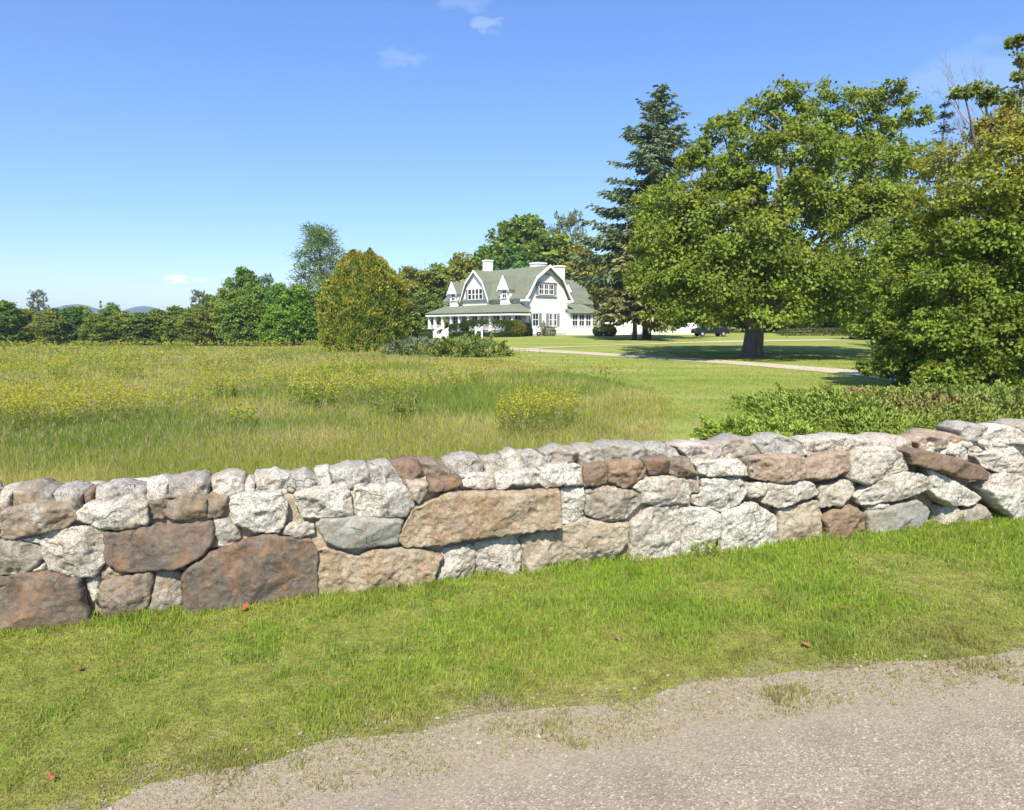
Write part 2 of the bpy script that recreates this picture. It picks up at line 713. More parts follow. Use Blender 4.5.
# sandy band by the verge: mix by distance from the edge line
pn = next(n for n in nd if n.type == 'BSDF_PRINCIPLED')
src = pn.inputs['Base Color'].links[0].from_socket
geo = nd.new('ShaderNodeNewGeometry')
nz = tex_noise(nd, lk, geo.outputs['Position'], 2.6, 6, 0.7)
dd_ = mathn(nd, lk, 'ADD', N(nd, 'ShaderNodeAttribute', attribute_name='edge').outputs['Fac'], mathn(nd, lk, 'MULTIPLY', mathn(nd, lk, 'SUBTRACT', nz, 0.5), 0.8))
msk = nd.new('ShaderNodeMapRange')
msk.inputs['From Min'].default_value = -0.75
msk.inputs['From Max'].default_value = -0.25
lk.new(dd_, msk.inputs['Value'])
sand = ramp(nd, lk, tex_noise(nd, lk, geo.outputs['Position'], 30, 5, 0.75), SAND)
cmix = mixc(nd, lk, msk.outputs[0], src, sand)
lk.new(cmix, pn.inputs['Base Color'])
road_poly = [rb + RT * 40 + RN * .45] + [p + RN * .06 for p in ROAD_EDGE] + [ra - RT * 12 + RN * .45, ra - RT * 12 - RN * 9, rb + RT * 40 - RN * 9]
road = poly_sheet('road', road_poly, 0.12, rm, 0.006, nz=0.16)
add_rd(road)


def strip(name, pts, widths, mat, dz):
    P = [on_ground(*p)[:2] for p in pts]
    D = []
    for a, b in zip(P[:-1], P[1:]):
        k = max(1, int(np.linalg.norm(b - a) / 0.8))
        for j in range(k):
            D.append(a + (b - a) * j / k)
    D.append(P[-1])
    D = np.array(D)
    for _ in range(6):
        D[1:-1] = 0.25 * D[:-2] + 0.5 * D[1:-1] + 0.25 * D[2:]
    T = np.gradient(D, axis=0)
    T /= np.linalg.norm(T, axis=1)[:, None]
    Nn = np.stack([-T[:, 1], T[:, 0]], 1)
    wd = np.interp(np.linspace(0, 1, len(D)), np.linspace(0, 1, len(widths)), widths)
    V = []
    K = 5
    for i in range(len(D)):
        for k in range(K):
            s = (k / (K - 1) - 0.5) * (wd[i] * (1 + 0.25 * (n2(D[i][0] + k, D[i][1], .8, 4)[0] - .5)))
            p = D[i] + Nn[i] * s
            V.append((p[0], p[1], float(g(p[0], p[1])) + dz))
    Fc = []
    for i in range(len(D) - 1):
        for k in range(K - 1):
            a = i * K + k
            Fc.append((a, a + 1, a + K + 1, a + K))
    me = mesh_np(name, np.array(V), np.array(Fc), np.full(len(Fc), 4), None, [mat], True)
    return tag(link(name, me), kind='structure'), D, wd


drive_m, _, _ = gravel_mat('driveway_gravel', (0.34, 0.29, 0.21), (0.46, 0.41, 0.31), (0.58, 0.53, 0.43), 0.5)
_, D1, W1 = strip('driveway', [(1010, 396), (930, 382), (860, 373), (780, 366.5), (700, 360.5), (620, 355.5), (560, 352), (515, 349.5), (480, 347)], [2.2, 2.2, 2.3, 2.4, 2.6], drive_m, 0.024)
_, D2, W2 = strip('driveway', [(514, 350), (550, 347.8), (600, 346), (650, 344.2), (700, 342.5), (760, 341), (840, 340), (905, 340)], [1.2, .9, .9, 1.5, 3.5, 3.5, 3, 3], drive_m, 0.034)
# worn pale track where cars cross the lawn
track_m = plain_mat('worn_grass_track', (0.46, 0.42, 0.22), 1.0, 0.1, 0.3, 4, 30, 0.6, 0.03)
_, D3, W3 = strip('worn_track', [(694, 456), (695, 440), (700, 430)], [.45, 0.3, 0.02], track_m, 0.02)

# distant hills
def hills():
    xs = np.linspace(-3400, 3400, 240)
    ys = np.linspace(1900, 3300, 40)
    X, Y = np.meshgrid(xs, ys)
    t = np.clip((Y - 1900) / 1400, 0, 1)
    env = np.sin(np.pi * t)
    pxl = 512 + F * X / Y
    prof = (np.exp(-((pxl - 76) / 24) ** 2) * 36 + np.exp(-((pxl - 95) / 16) ** 2) * 12 + np.exp(-((pxl - 147) / 24) ** 2) * 34 +
            np.exp(-((pxl - 30) / 30) ** 2) * 14 + 42)
    Z = env * (prof * 1.0) + env * 14 * (n2(X.ravel(), Y.ravel(), 1 / 160, 6, 4).reshape(X.shape) - .5) - 3
    V = np.stack([X.ravel(), Y.ravel(), Z.ravel()], 1)
    nx = len(xs)
    i = (np.arange(nx - 1)[None, :] + nx * np.arange(len(ys) - 1)[:, None]).ravel()
    Fc = np.stack([i, i + 1, i + nx + 1, i + nx], 1)
    m = plain_mat('wooded_hillside', (0.045, 0.065, 0.03), 1.0, 0.1, 0.4, 0.02, 0.05, 0.8, 8)
    return tag(link('hills', mesh_np('hills', V, Fc, np.full(len(Fc), 4), None, [m], True)), kind='structure')


hills()

# ------------------------------------------------------------------ stone wall
ZA, ZB, ZC, ZD, ZE = (0, 460, 4.5), (180, 450, 4.5), (360, 430, 5.06), (540, 430, 5.12), (720, 400, 3.368)
w3 = Vector((WT[0], WT[1], 0))


def to_wall(px, py, off=0.0):
    """image point -> (s, z) on the vertical wall plane, off metres behind the front face"""
    d = ray(px, py)
    o = WA + WN * off
    t = (o[0] * WN[0] + o[1] * WN[1]) / (d[0] * WN[0] + d[1] * WN[1])
    p = d * t
    return np.array([(p[0] - o[0]) * WT[0] + (p[1] - o[1]) * WT[1], CAM_Z + p[2]])


FACE = [  # frame, kind, protrusion (m), label or None, polygon
 (ZA, 'rust', .02, None, [(-30,230),(5,240),(12,335),(-30,340)]),
 (ZA, 'rustgrey', .05, None, [(10,235),(60,215),(180,190),(330,200),(355,260),(300,300),(180,325),(60,350),(20,335)]),
 (ZA, 'white', .05, 'white lichened stone', [(355,230),(400,200),(540,185),(660,195),(665,290),(560,305),(440,295),(360,265)]),
 (ZA, 'brown', .0, None, [(668,190),(735,185),(735,262),(670,265)]),
 (ZA, 'tanwhite', .03, None, [(100,352),(180,338),(290,305),(400,295),(470,310),(475,460),(430,522),(330,515),(230,490),(205,450),(195,385)]),
 (ZA, 'greytan', .02, None, [(-40,355),(100,355),(190,388),(203,440),(150,490),(110,510),(-40,515)]),
 (ZA, 'tanwhite', .0, None, [(145,485),(205,455),(200,495),(150,505)]),
 (ZA, 'dark', .05, 'large dark brown stone', [(482,318),(600,308),(780,292),(958,275),(963,360),(915,430),(810,480),(630,497),(560,492),(482,455)]),
 (ZA, 'tan', -.02, None, [(455,500),(482,470),(570,512),(560,535),(460,540)]),
 (ZA, 'dark', .05, 'broad dark rusty stone', [(-60,590),(50,562),(60,518),(200,500),(365,530),(385,600),(432,700),(425,760),(-60,790)]),
 (ZA, 'dark', .02, None, [(-40,520),(45,522),(48,556),(-40,585)]),
 (ZA, 'tanwhite', .0, None, [(380,540),(440,532),(455,632),(418,632)]),
 (ZA, 'brown', .04, None, [(465,545),(690,490),(697,530),(640,680),(630,740),(490,740),(460,640)]),
 (ZA, 'greytan', .02, None, [(705,490),(815,500),(822,620),(805,740),(680,740),(652,680),(702,560)]),
 (ZB, 'dark', .07, 'largest dark reddish stone', [(20,545),(50,510),(130,460),(270,410),(400,375),(480,390),(590,400),(612,450),(612,610),(590,690),(400,720),(220,740),(60,740),(20,690)]),
 (ZB, 'brown', .0, None, [(-70,215),(60,200),(122,215),(127,300),(0,320),(-68,300)]),
 (ZB, 'brown', .02, None, [(130,210),(215,210),(205,250),(190,295),(130,305)]),
 (ZB, 'white', .05, 'white speckled granite block', [(235,208),(330,197),(455,190),(480,230),(480,310),(440,365),(340,360),(260,330),(230,280)]),
 (ZB, 'tanwhite', .0, None, [(152,312),(215,310),(258,340),(268,398),(220,428),(142,443),(152,400)]),
 (ZB, 'tanwhite', .02, None, [(480,337),(540,322),(598,332),(600,375),(540,390),(470,377)]),
 (ZB, 'white', .04, 'white speckled granite block', [(512,197),(600,178),(740,158),(763,190),(773,290),(680,300),(560,297),(522,240)]),
 (ZB, 'white', .04, 'white speckled granite block', [(785,180),(870,160),(990,156),(1040,195),(1048,245),(1012,296),(800,300),(786,240)]),
 (ZB, 'slate', .05, 'smooth grey slate stone', [(612,328),(640,307),(790,300),(975,296),(1000,312),(978,420),(880,425),(800,440),(720,434),(655,402)]),
 (ZC, 'tanrust', .05, None, [(-220,605),(-180,592),(0,640),(60,602),(250,590),(415,630),(400,660),(345,720),(300,800),(0,830),(-120,840),(-212,830)]),
 (ZC, 'tan', .05, None, [(235,262),(340,262),(335,300),(300,368),(270,342)]),
 (ZC, 'dark', .06, None, [(345,247),(498,232),(510,270),(430,300),(350,315)]),
 (ZC, 'white', .02, None, [(482,242),(560,224),(670,232),(680,295),(600,298),(512,285)]),
 (ZC, 'white', .03, None, [(690,235),(740,210),(800,200),(905,203),(903,265),(860,280),(770,272),(720,305),(690,290)]),
 (ZC, 'tanrust', .08, 'long tan stone slab', [(202,520),(262,400),(330,365),(440,310),(600,306),(770,305),(1000,292),(1002,488),(900,500),(700,525),(560,540),(380,575),(222,580),(200,550)]),
 (ZC, 'tanwhite', .0, None, [(425,602),(558,572),(590,630),(560,700),(430,760),(360,745),(412,645)]),
 (ZC, 'tanwhite', .0, None, [(582,578),(782,532),(820,610),(800,690),(700,700),(610,700)]),
 (ZC, 'tan', .0, None, [(812,545),(900,517),(1010,510),(1030,600),(1000,680),(850,680)]),
 (ZD, 'white', .04, None, [(2,198),(60,183),(203,178),(212,280),(60,280),(30,292),(2,270)]),
 (ZD, 'white', .02, None, [(107,298),(214,292),(224,330),(215,438),(160,476),(97,478)]),
 (ZD, 'tan', .0, None, [(62,518),(215,448),(330,470),(448,472),(445,570),(340,640),(120,650),(60,600)]),
 (ZD, 'rust', .03, None, [(222,182),(320,168),(338,190),(333,270),(290,285),(218,285)]),
 (ZD, 'rust', .04, None, [(352,168),(500,152),(528,190),(523,240),(430,295),(390,272),(347,260)]),
 (ZD, 'dark', .03, None, [(537,148),(638,134),(658,170),(650,215),(560,225),(533,190)]),
 (ZD, 'brown', .02, None, [(667,153),(760,143),(800,225),(700,240),(662,220)]),
 (ZD, 'white', .03, None, [(787,173),(860,158),(1000,152),(1048,180),(1050,233),(870,235),(812,215)]),
 (ZD, 'greytan', .04, None, [(230,302),(330,288),(430,302),(498,322),(508,370),(430,450),(320,458),(227,430)]),
 (ZD, 'tanwhite', .03, None, [(462,288),(515,252),(640,237),(748,252),(764,320),(750,373),(600,383),(520,368),(507,318)]),
 (ZD, 'tan', .0, None, [(762,252),(812,248),(816,318),(772,320)]),
 (ZD, 'white', .04, None, [(782,337),(822,330),(828,253),(1000,242),(1058,290),(1012,373),(920,413),(860,393),(782,375)]),
 (ZD, 'tanwhite', .02, None, [(462,472),(562,397),(700,388),(716,450),(712,620),(600,640),(462,620)]),
 (ZD, 'white', .03, None, [(722,402),(850,392),(913,430),(905,530),(860,620),(725,625)]),
 (ZE, 'white', .05, 'bright white bottom stone', [(2,375),(80,352),(110,347),(180,390),(190,450),(175,510),(60,510),(0,480)]),
 (ZE, 'pink', .04, 'pinkish brown squared block', [(90,192),(260,182),(278,220),(273,265),(200,275),(100,262)]),
 (ZE, 'pink', .03, None, [(285,212),(350,184),(428,174),(430,235),(350,265),(286,262)]),
 (ZE, 'tanwhite', .05, None, [(432,195),(470,160),(560,158),(600,178),(628,232),(560,250),(490,283),(432,265)]),
 (ZE, 'tanwhite', .02, None, [(84,282),(148,277),(153,320),(100,330)]),
 (ZE, 'tanwhite', .03, None, [(158,282),(300,272),(330,318),(240,345),(200,363),(142,345),(155,320)]),
 (ZE, 'tanwhite', .03, None, [(335,290),(440,272),(445,310),(400,353),(336,360),(332,325)]),
 (ZE, 'tanwhite', .06, None, [(452,322),(520,272),(600,240),(680,248),(683,300),(600,333),(470,350)]),
 (ZE, 'white', .08, None, [(690,228),(760,262),(862,322),(832,350),(750,352),(692,302)]),
 (ZE, 'redbrown', .14, 'long reddish brown tilted stone', [(603,168),(640,158),(720,178),(850,217),(873,240),(858,265),(790,260),(680,225),(620,210)]),
 (ZE, 'tanwhite', .04, None, [(850,185),(980,160),(1010,190),(1000,243),(930,240),(880,225)]),
 (ZE, 'white', .08, None, [(882,262),(940,242),(1000,257),(1040,290),(1050,385),(980,400),(900,340),(867,300)]),
 (ZE, 'tan', .0, None, [(200,372),(330,338),(340,380),(342,450),(260,500),(195,480)]),
 (ZE, 'rust', .02, None, [(372,377),(430,352),(480,380),(490,440),(372,450),(347,402)]),
 (ZE, 'slate', .03, None, [(492,377),(590,352),(660,337),(700,372),(660,430),(500,450)]),
 (ZE, 'white', .02, None, [(502,352),(560,347),(560,365),(502,370)]),
 (ZE, 'greytan', .04, None, [(800,372),(880,352),(925,402),(900,430),(820,425)]),
 (ZE, 'tanwhite', .02, None, [(745,362),(790,357),(808,380),(790,420),(740,420)]),
 (ZE, 'tanwhite', .05, None, [(925,400),(980,402),(1060,392),(1060,430),(930,440)]),
]
CAPS = [
 (ZA, 'tanwhite', [(-40,150),(-5,140),(12,190),(0,230),(-40,230)]),
 (ZA, 'white', [(18,135),(85,120),(85,190),(60,215),(18,215)]),
 (ZA, 'greytan', [(95,118),(180,108),(255,130),(265,170),(250,205),(80,215)]),
 (ZA, 'grey', [(262,132),(340,118),(390,132),(388,200),(280,205)]),
 (ZA, 'rust', [(390,138),(430,130),(450,200),(400,200)]),
 (ZA, 'grey', [(447,118),(560,105),(660,125),(672,195),(560,205),(450,200)]),
 (ZA, 'white', [(670,98),(720,82),(760,95),(768,170),(720,190),(672,180)]),
 (ZB, 'grey', [(-40,130),(0,120),(110,110),(138,140),(135,195),(60,215),(-42,210)]),
 (ZB, 'tanwhite', [(152,128),(210,105),(285,110),(300,150),(285,205),(155,208)]),
 (ZB, 'tanwhite', [(290,160),(310,128),(343,145),(352,200),(290,205)]),
 (ZB, 'white', [(342,107),(430,98),(488,112),(478,160),(450,195),(355,190)]),
 (ZB, 'grey', [(478,143),(505,112),(560,95),(607,128),(620,165),(560,190),(500,188)]),
 (ZB, 'white', [(607,95),(665,82),(678,110),(672,160),(628,165)]),
 (ZB, 'grey', [(680,92),(760,65),(835,70),(865,110),(870,160),(700,165)]),
 (ZB, 'grey', [(850,65),(930,58),(980,75),(1010,140),(870,160),(850,100)]),
 (ZC, 'redbrown', [(158,170),(230,150),(290,148),(322,195),(305,258),(215,262)]),
 (ZC, 'brown', [(300,152),(380,155),(440,185),(475,220),(440,245),(325,245)]),
 (ZC, 'grey', [(430,155),(500,125),(580,130),(612,175),(615,225),(560,240),(470,240),(430,195)]),
 (ZC, 'grey', [(612,142),(700,135),(725,170),(710,225),(625,225)]),
 (ZC, 'tanwhite', [(722,132),(770,105),(812,130),(830,205),(760,212),(725,185)]),
 (ZC, 'grey', [(812,120),(880,110),(932,135),(935,190),(850,205),(822,170)]),
 (ZD, 'grey', [(8,112),(80,90),(165,95),(200,130),(190,180),(40,190)]),
 (ZD, 'grey', [(168,96),(230,80),(295,85),(312,120),(300,165),(200,170)]),
 (ZD, 'slate', [(298,78),(350,65),(510,68),(522,110),(500,160),(330,165)]),
 (ZD, 'grey', [(528,88),(600,72),(670,85),(725,130),(720,160),(560,150)]),
 (ZD, 'pinkwhite', [(660,72),(760,62),(930,70),(975,120),(950,160),(780,165),(710,110)]),
 (ZE, 'slate', [(-10,145),(40,122),(75,130),(148,180),(100,200),(0,200)]),
 (ZE, 'grey', [(95,137),(190,118),(250,140),(270,175),(250,195),(140,190)]),
 (ZE, 'tanwhite', [(262,132),(380,120),(478,122),(505,155),(430,180),(290,185)]),
 (ZE, 'pinkwhite', [(482,132),(540,115),(615,128),(635,160),(590,180),(500,175)]),
 (ZE, 'white', [(655,147),(720,125),(800,150),(838,182),(830,205),(720,180)]),
 (ZE, 'pink', [(627,133),(700,102),(798,118),(806,145),(720,140),(660,155)]),
 (ZE, 'grey', [(777,95),(810,75),(880,85),(872,115),(800,122)]),
 (ZE, 'white', [(830,120),(930,85),(1040,98),(1060,165),(900,165),(842,168)]),
 (ZE, 'grey', [(960,83),(1000,70),(1070,72),(1080,105),(1000,100)]),
]
PAL = {  # three tones, speckle strength, streak strength
 'white': ((.48, .45, .385), (.60, .57, .50), (.33, .295, .24), .9, .0),
 'tanwhite': ((.40, .36, .29), (.56, .52, .45), (.27, .23, .18), .8, .1),
 'tan': ((.36, .29, .20), (.46, .40, .31), (.26, .20, .13), .5, .2),
 'tanrust': ((.31, .24, .16), (.42, .35, .25), (.26, .13, .06), .5, .7),
 'greytan': ((.27, .24, .195), (.36, .32, .26), (.18, .15, .12), .6, .3),
 'grey': ((.29, .275, .24), (.42, .395, .345), (.19, .18, .155), .8, .0),
 'slate': ((.205, .205, .18), (.285, .28, .245), (.15, .148, .132), .3, .0),
 'brown': ((.20, .15, .11), (.29, .235, .18), (.12, .085, .06), .4, .6),
 'dark': ((.075, .064, .054), (.155, .13, .105), (.24, .12, .055), .35, .45),
 'rust': ((.23, .155, .10), (.31, .22, .15), (.13, .08, .05), .4, .6),
 'rustgrey': ((.20, .16, .13), (.33, .28, .22), (.30, .16, .07), .5, .7),
 'redbrown': ((.135, .085, .06), (.20, .14, .105), (.09, .055, .04), .3, .4),
 'pink': ((.31, .22, .155), (.40, .31, .235), (.24, .15, .10), .5, .2),
 'pinkwhite': ((.44, .36, .30), (.55, .50, .45), (.33, .21, .16), .7, .1),
}


def stone_mat(kind):
    c1, c2, c3, spk, streak = PAL[kind]
    m, nd, lk, out = new_mat('stone_' + kind)
    t = nd.new('ShaderNodeTexCoord')
    oi = nd.new('ShaderNodeObjectInfo')
    cb = nd.new('ShaderNodeCombineXYZ')
    for i in range(3):
        lk.new(mathn(nd, lk, 'MULTIPLY', oi.outputs['Random'], 37.0 + 11 * i), cb.inputs[i])
    vadd = nd.new('ShaderNodeVectorMath')
    lk.new(t.outputs['Object'], vadd.inputs[0])
    lk.new(cb.outputs[0], vadd.inputs[1])
    P = vadd.outputs[0]
    f1 = tex_noise(nd, lk, P, 4.2, 7, 0.7, 0.8)
    c = ramp(nd, lk, f1, [(0.33, c1), (0.55, c2), (0.72, c1)])
    mp = nd.new('ShaderNodeMapping')
    mp.inputs['Scale'].default_value = (1, 1, 0.42)
    lk.new(P, mp.inputs[0])
    f2 = tex_noise(nd, lk, mp.outputs[0], 4.5, 6, 0.7, 0.8)
    sm = ramp(nd, lk, f2, [(0.46, (0, 0, 0)), (0.72, (1, 1, 1))])
    c = mixc(nd, lk, mathn(nd, lk, 'MULTIPLY', sm, 0.35 + 0.6 * streak), c, c3)
    # fine mineral speckle
    f3 = tex_noise(nd, lk, P, 75, 4, 0.75)
    lo, hi = 1 - 0.62 * spk, 1 + 0.30 * spk
    c = mixc(nd, lk, 1.0, c, ramp(nd, lk, f3, [(0.40, (lo, lo, lo * .98)), (0.50, (1, 1, 1)), (0.62, (hi, hi, hi))]), 'MULTIPLY')
    f4 = tex_noise(nd, lk, P, 22, 5, 0.7, 0.3)
    k = 0.5 * spk + .15
    c = mixc(nd, lk, 1.0, c, ramp(nd, lk, f4, [(0.36, (1 - .5 * k, 1 - .52 * k, 1 - .56 * k)), (0.5, (1, 1, 1)), (0.66, (1 + .25 * k,) * 3)]), 'MULTIPLY')
    # tan and grey stains with a shape of their own
    f6 = tex_noise(nd, lk, P, 2.6, 6, 0.7, 0.5)
    sm_ = .75 if kind in ('dark', 'rustgrey', 'brown', 'greytan') else .42
    c = mixc(nd, lk, mathn(nd, lk, 'MULTIPLY', ramp(nd, lk, f6, [(0.50, (0, 0, 0)), (0.62, (1, 1, 1))]), sm_), c, (.30, .215, .12) if kind != 'dark' else (.25, .145, .08))
    f7 = tex_noise(nd, lk, mp.outputs[0], 3.1, 7, 0.75, 0.9)
    c = mixc(nd, lk, mathn(nd, lk, 'MULTIPLY', ramp(nd, lk, f7, [(0.53, (0, 0, 0)), (0.66, (1, 1, 1))]), .5), c, (.15, .14, .13) if kind not in ('dark', 'brown', 'redbrown') else (.05, .045, .042))
    # a few cracks
    wv = nd.new('ShaderNodeVectorMath')
    nv_ = nd.new('ShaderNodeTexNoise')
    nv_.inputs['Scale'].default_value = 4
    nv_.inputs['Detail'].default_value = 4
    lk.new(P, nv_.inputs['Vector'])
    sc3 = nd.new('ShaderNodeVectorMath')
    sc3.operation = 'SCALE'
    sc3.inputs['Scale'].default_value = .22
    lk.new(nv_.outputs['Color'], sc3.inputs[0])
    lk.new(P, wv.inputs[0])
    lk.new(sc3.outputs[0], wv.inputs[1])
    vo = nd.new('ShaderNodeTexVoronoi')
    vo.feature = 'DISTANCE_TO_EDGE'
    vo.inputs['Scale'].default_value = 2.6
    lk.new(wv.outputs[0], vo.inputs['Vector'])
    crk = ramp(nd, lk, vo.outputs['Distance'], [(0.0, (0, 0, 0)), (0.016, (1, 1, 1))])
    cm = mathn(nd, lk, 'MAXIMUM', crk, ramp(nd, lk, tex_noise(nd, lk, P, 2.3, 2, .5), [(.36, (0, 0, 0)), (.46, (1, 1, 1))]))
    c = mixc(nd, lk, 1.0, c, ramp(nd, lk, cm, [(0, (.5, .46, .43)), (1, (1, 1, 1))]), 'MULTIPLY')
    # pale lichen crust
    if kind in ('grey', 'slate', 'tanwhite', 'greytan', 'dark', 'rustgrey', 'pink'):
        f5 = tex_noise(nd, lk, P, 9, 6, 0.8, 0.2)
        lim = {'dark': .10, 'slate': .35}.get(kind, .6)
        c = mixc(nd, lk, mathn(nd, lk, 'MULTIPLY', ramp(nd, lk, f5, [(0.54, (0, 0, 0)), (0.62, (1, 1, 1))]), lim), c, (.50, .49, .43))
    h = mathn(nd, lk, 'ADD', mathn(nd, lk, 'ADD', mathn(nd, lk, 'MULTIPLY', f4, 1.0), mathn(nd, lk, 'MULTIPLY', f3, 0.45)), mathn(nd, lk, 'MULTIPLY', cm, 0.5))
    rough_h = 0.032 if kind not in ('slate', 'dark', 'redbrown') else 0.013
    principled(nd, lk, out, c, 0.9, 0.25, bump(nd, lk, h, 0.8, rough_h))
    return m


SM = {}


def get_sm(k):
    if k not in SM:
        SM[k] = stone_mat(k)
    return SM[k]


def chaikin(P, n=1, q=0.2):
    P = np.asarray(P, float)
    for _ in range(n):
        Q = np.roll(P, -1, 0)
        P = np.stack([P * (1 - q) + Q * q, P * q + Q * (1 - q)], 1).reshape(-1, 2)
    return P


def shrink(P, d):
    c = P.mean(0)
    v = P - c
    r = np.linalg.norm(v, axis=1)[:, None]
    return c + v * (1 - d / np.maximum(r, 0.04))


def stone_geo(P, seed, front, bulge, Rr, depth, cap=False, rough=0.016, step=0.021, grow=-0.012):
    """P polygon (s,z). returns V,F with y<0 towards the camera"""
    P = chaikin(P, 1, 0.055)
    P = shrink(P, grow)
    dense = []
    for i in range(len(P)):
        a, b = P[i], P[(i + 1) % len(P)]
        k = max(1, int(round(np.linalg.norm(b - a) / step)))
        for j in range(k):
            dense.append(a + (b - a) * j / k)
    A = np.array(dense)
    w_ = np.stack([fbm(np.column_stack([A * 9 + seed, np.full(len(A), seed * .7)]), 3), fbm(np.column_stack([A * 9 - seed, np.full(len(A), seed * .3)]), 3)], 1) - 0.5
    w2 = np.stack([fbm(np.column_stack([A * 32 + seed, np.full(len(A), 5.)]), 2), fbm(np.column_stack([A * 32 - seed, np.full(len(A), 9.)]), 2)], 1) - 0.5
    A = A + w_ * 0.024 + w2 * .027
    lo, hi = A.min(0), A.max(0)
    X, Z = np.meshgrid(np.arange(lo[0], hi[0], step), np.arange(lo[1], hi[1], step * .87))
    X[1::2] += step / 2
    pts = np.stack([X.ravel(), Z.ravel()], 1) + np.random.default_rng(int(seed * 10) + 1).uniform(-.15, .15, (X.size, 2)) * step
    pts = pts[inside(pts, A) & (edge_dist(pts, A) > step * .5)]
    n = len(A)
    r = delaunay_2d_cdt([Vector(p) for p in np.concatenate([A, pts])], [(i, (i + 1) % n) for i in range(n)], [], 1, 1e-6)
    V2 = np.array([tuple(v) for v in r[0]])
    Fc = np.array([f for f in r[2] if len(f) == 3])
    d = edge_dist(V2, A)
    on = d < 1e-4
    t = np.clip(d / Rr, 0, 1)
    prof = np.sqrt(np.maximum(0, 1 - (1 - t) ** 2))
    q3 = np.column_stack([V2 * 3.2 + seed * 1.7, np.full(len(V2), seed)])
    big = fbm(q3, 2) - 0.5
    q4 = np.column_stack([V2 * 13 + seed, np.full(len(V2), seed + 4)])
    mid = np.abs(fbm(q4, 4, 0.55) - 0.5) * 2
    tt = np.clip(d / (.05 if cap else .024), 0, 1)
    cell = np.abs(fbm(np.column_stack([V2 * 5.5 + seed * .9, np.full(len(V2), seed + 9)]), 2, .4) - .5)
    h = bulge * prof - cell * rough * 3.2 * tt + (big * (0.13 if cap else .04) - (mid - .2) * rough * 2.2) * tt
    # broken faces: the lowest of a few tilted planes
    rs = np.random.default_rng(int(seed * 7) + 3)
    sl = rs.uniform(-.42, .42, (6, 2)) * (1.8 if cap else 1)
    pl = np.stack([(V2 - V2.mean(0)) @ q_ + o_ for q_, o_ in zip(sl, rs.uniform(.0, .035, 6))])
    pm = np.clip(pl.min(0), -.06, .03)
    pm = pm - np.percentile(pm, 35)
    h = h + np.clip(pm, -.022, .05) * np.clip(d / .03, 0, 1) + (0 if cap else .012 * tt)
    rs = np.random.default_rng(int(seed * 3) + 5)
    c = V2.mean(0)
    h = h + ((V2 - c) @ rs.uniform(-.12, .12, 2)) * tt * .6
    nv = len(V2)
    Vf = np.column_stack([V2[:, 0], -(front + h), V2[:, 1]])
    # border loop order
    bi = [i for i in range(nv) if on[i]]
    edges = {}
    for f in Fc:
        for a, b in ((f[0], f[1]), (f[1], f[2]), (f[2], f[0])):
            edges[(a, b)] = 1
    bl = [(a, b) for (a, b) in edges if (b, a) not in edges]
    if cap:
        hb = depth * (0.35 + 0.65 * prof) + big * 0.06 * tt
        Vb = np.column_stack([V2[:, 0], -front + hb, V2[:, 1]])
        V = np.concatenate([Vf, Vb])
        Fb = Fc[:, ::-1] + nv
        side = np.array([(b, a, a + nv, b + nv) for a, b in bl])
        return V, [Fc, Fb], side
    Vb = np.column_stack([c[0] + (V2[:, 0] - c[0]) * .9, np.full(nv, depth), c[1] + (V2[:, 1] - c[1]) * .9])
    V = np.concatenate([Vf, Vb])
    side = np.array([(b, a, a + nv, b + nv) for a, b in bl])
    return V, [Fc, Fc[:, ::-1] + nv], side


def stone_obj(name, P, seed, kind, parent, front=0.0, bulge=0.035, Rr=0.05, depth=0.3, cap=False, rough=.016, ybase=0.0, step=.021, grow=-.014):
    V, tris, side = stone_geo(np.asarray(P), seed, front, bulge, Rr, depth, cap, rough, step, grow)
    c = V.mean(0)
    c[1] = 0
    V = V - c
    ff = np.concatenate([np.concatenate([t.ravel() for t in tris]), side.ravel()])
    ln = np.concatenate([np.full(len(t), 3) for t in tris] + [np.full(len(side), 4)])
    me = mesh_np(name, V, ff, ln, None, [get_sm(kind)], True)
    return link(name, me, parent, (c[0], ybase, c[2]))


wall = empty('stone_wall', (WA[0], WA[1], 0), math.atan2(WT[1], WT[0]))
tag(wall, 'low roadside wall of big rough granite and brown fieldstones bedded in pale mortar', 'wall')
for i, (fr, kind, pro, lab, poly) in enumerate(FACE):
    P = np.array([to_wall(fr[0] + a / fr[2], fr[1] + b / fr[2]) for a, b in poly])
    P[:, 1] = np.where(P[:, 1] < .13, -.06, P[:, 1])
    o = stone_obj('stone', P, 1.3 * i + 2.1, kind, wall, front=pro - 0.012, bulge=0.02, Rr=0.013, step=.0145,
                  rough=.009 if kind in ('dark', 'slate', 'redbrown') else .022)
    if lab:
        o['label'] = lab
for i, (fr, kind, poly) in enumerate(CAPS):
    OFF = 0.22
    P = np.array([to_wall(fr[0] + a / fr[2], fr[1] + b / fr[2], OFF) for a, b in poly])
    c = P.mean(0)
    P[:, 1] -= np.where(P[:, 1] < c[1], 0.07, 0.0)
    stone_obj('capstone', P, 2.7 * i + 91.3, kind, wall, front=0.0, bulge=0.12, Rr=0.035, depth=0.24, grow=-.022, step=.018, cap=True, ybase=OFF, rough=.032)
WL = float(np.linalg.norm(WB - WA))


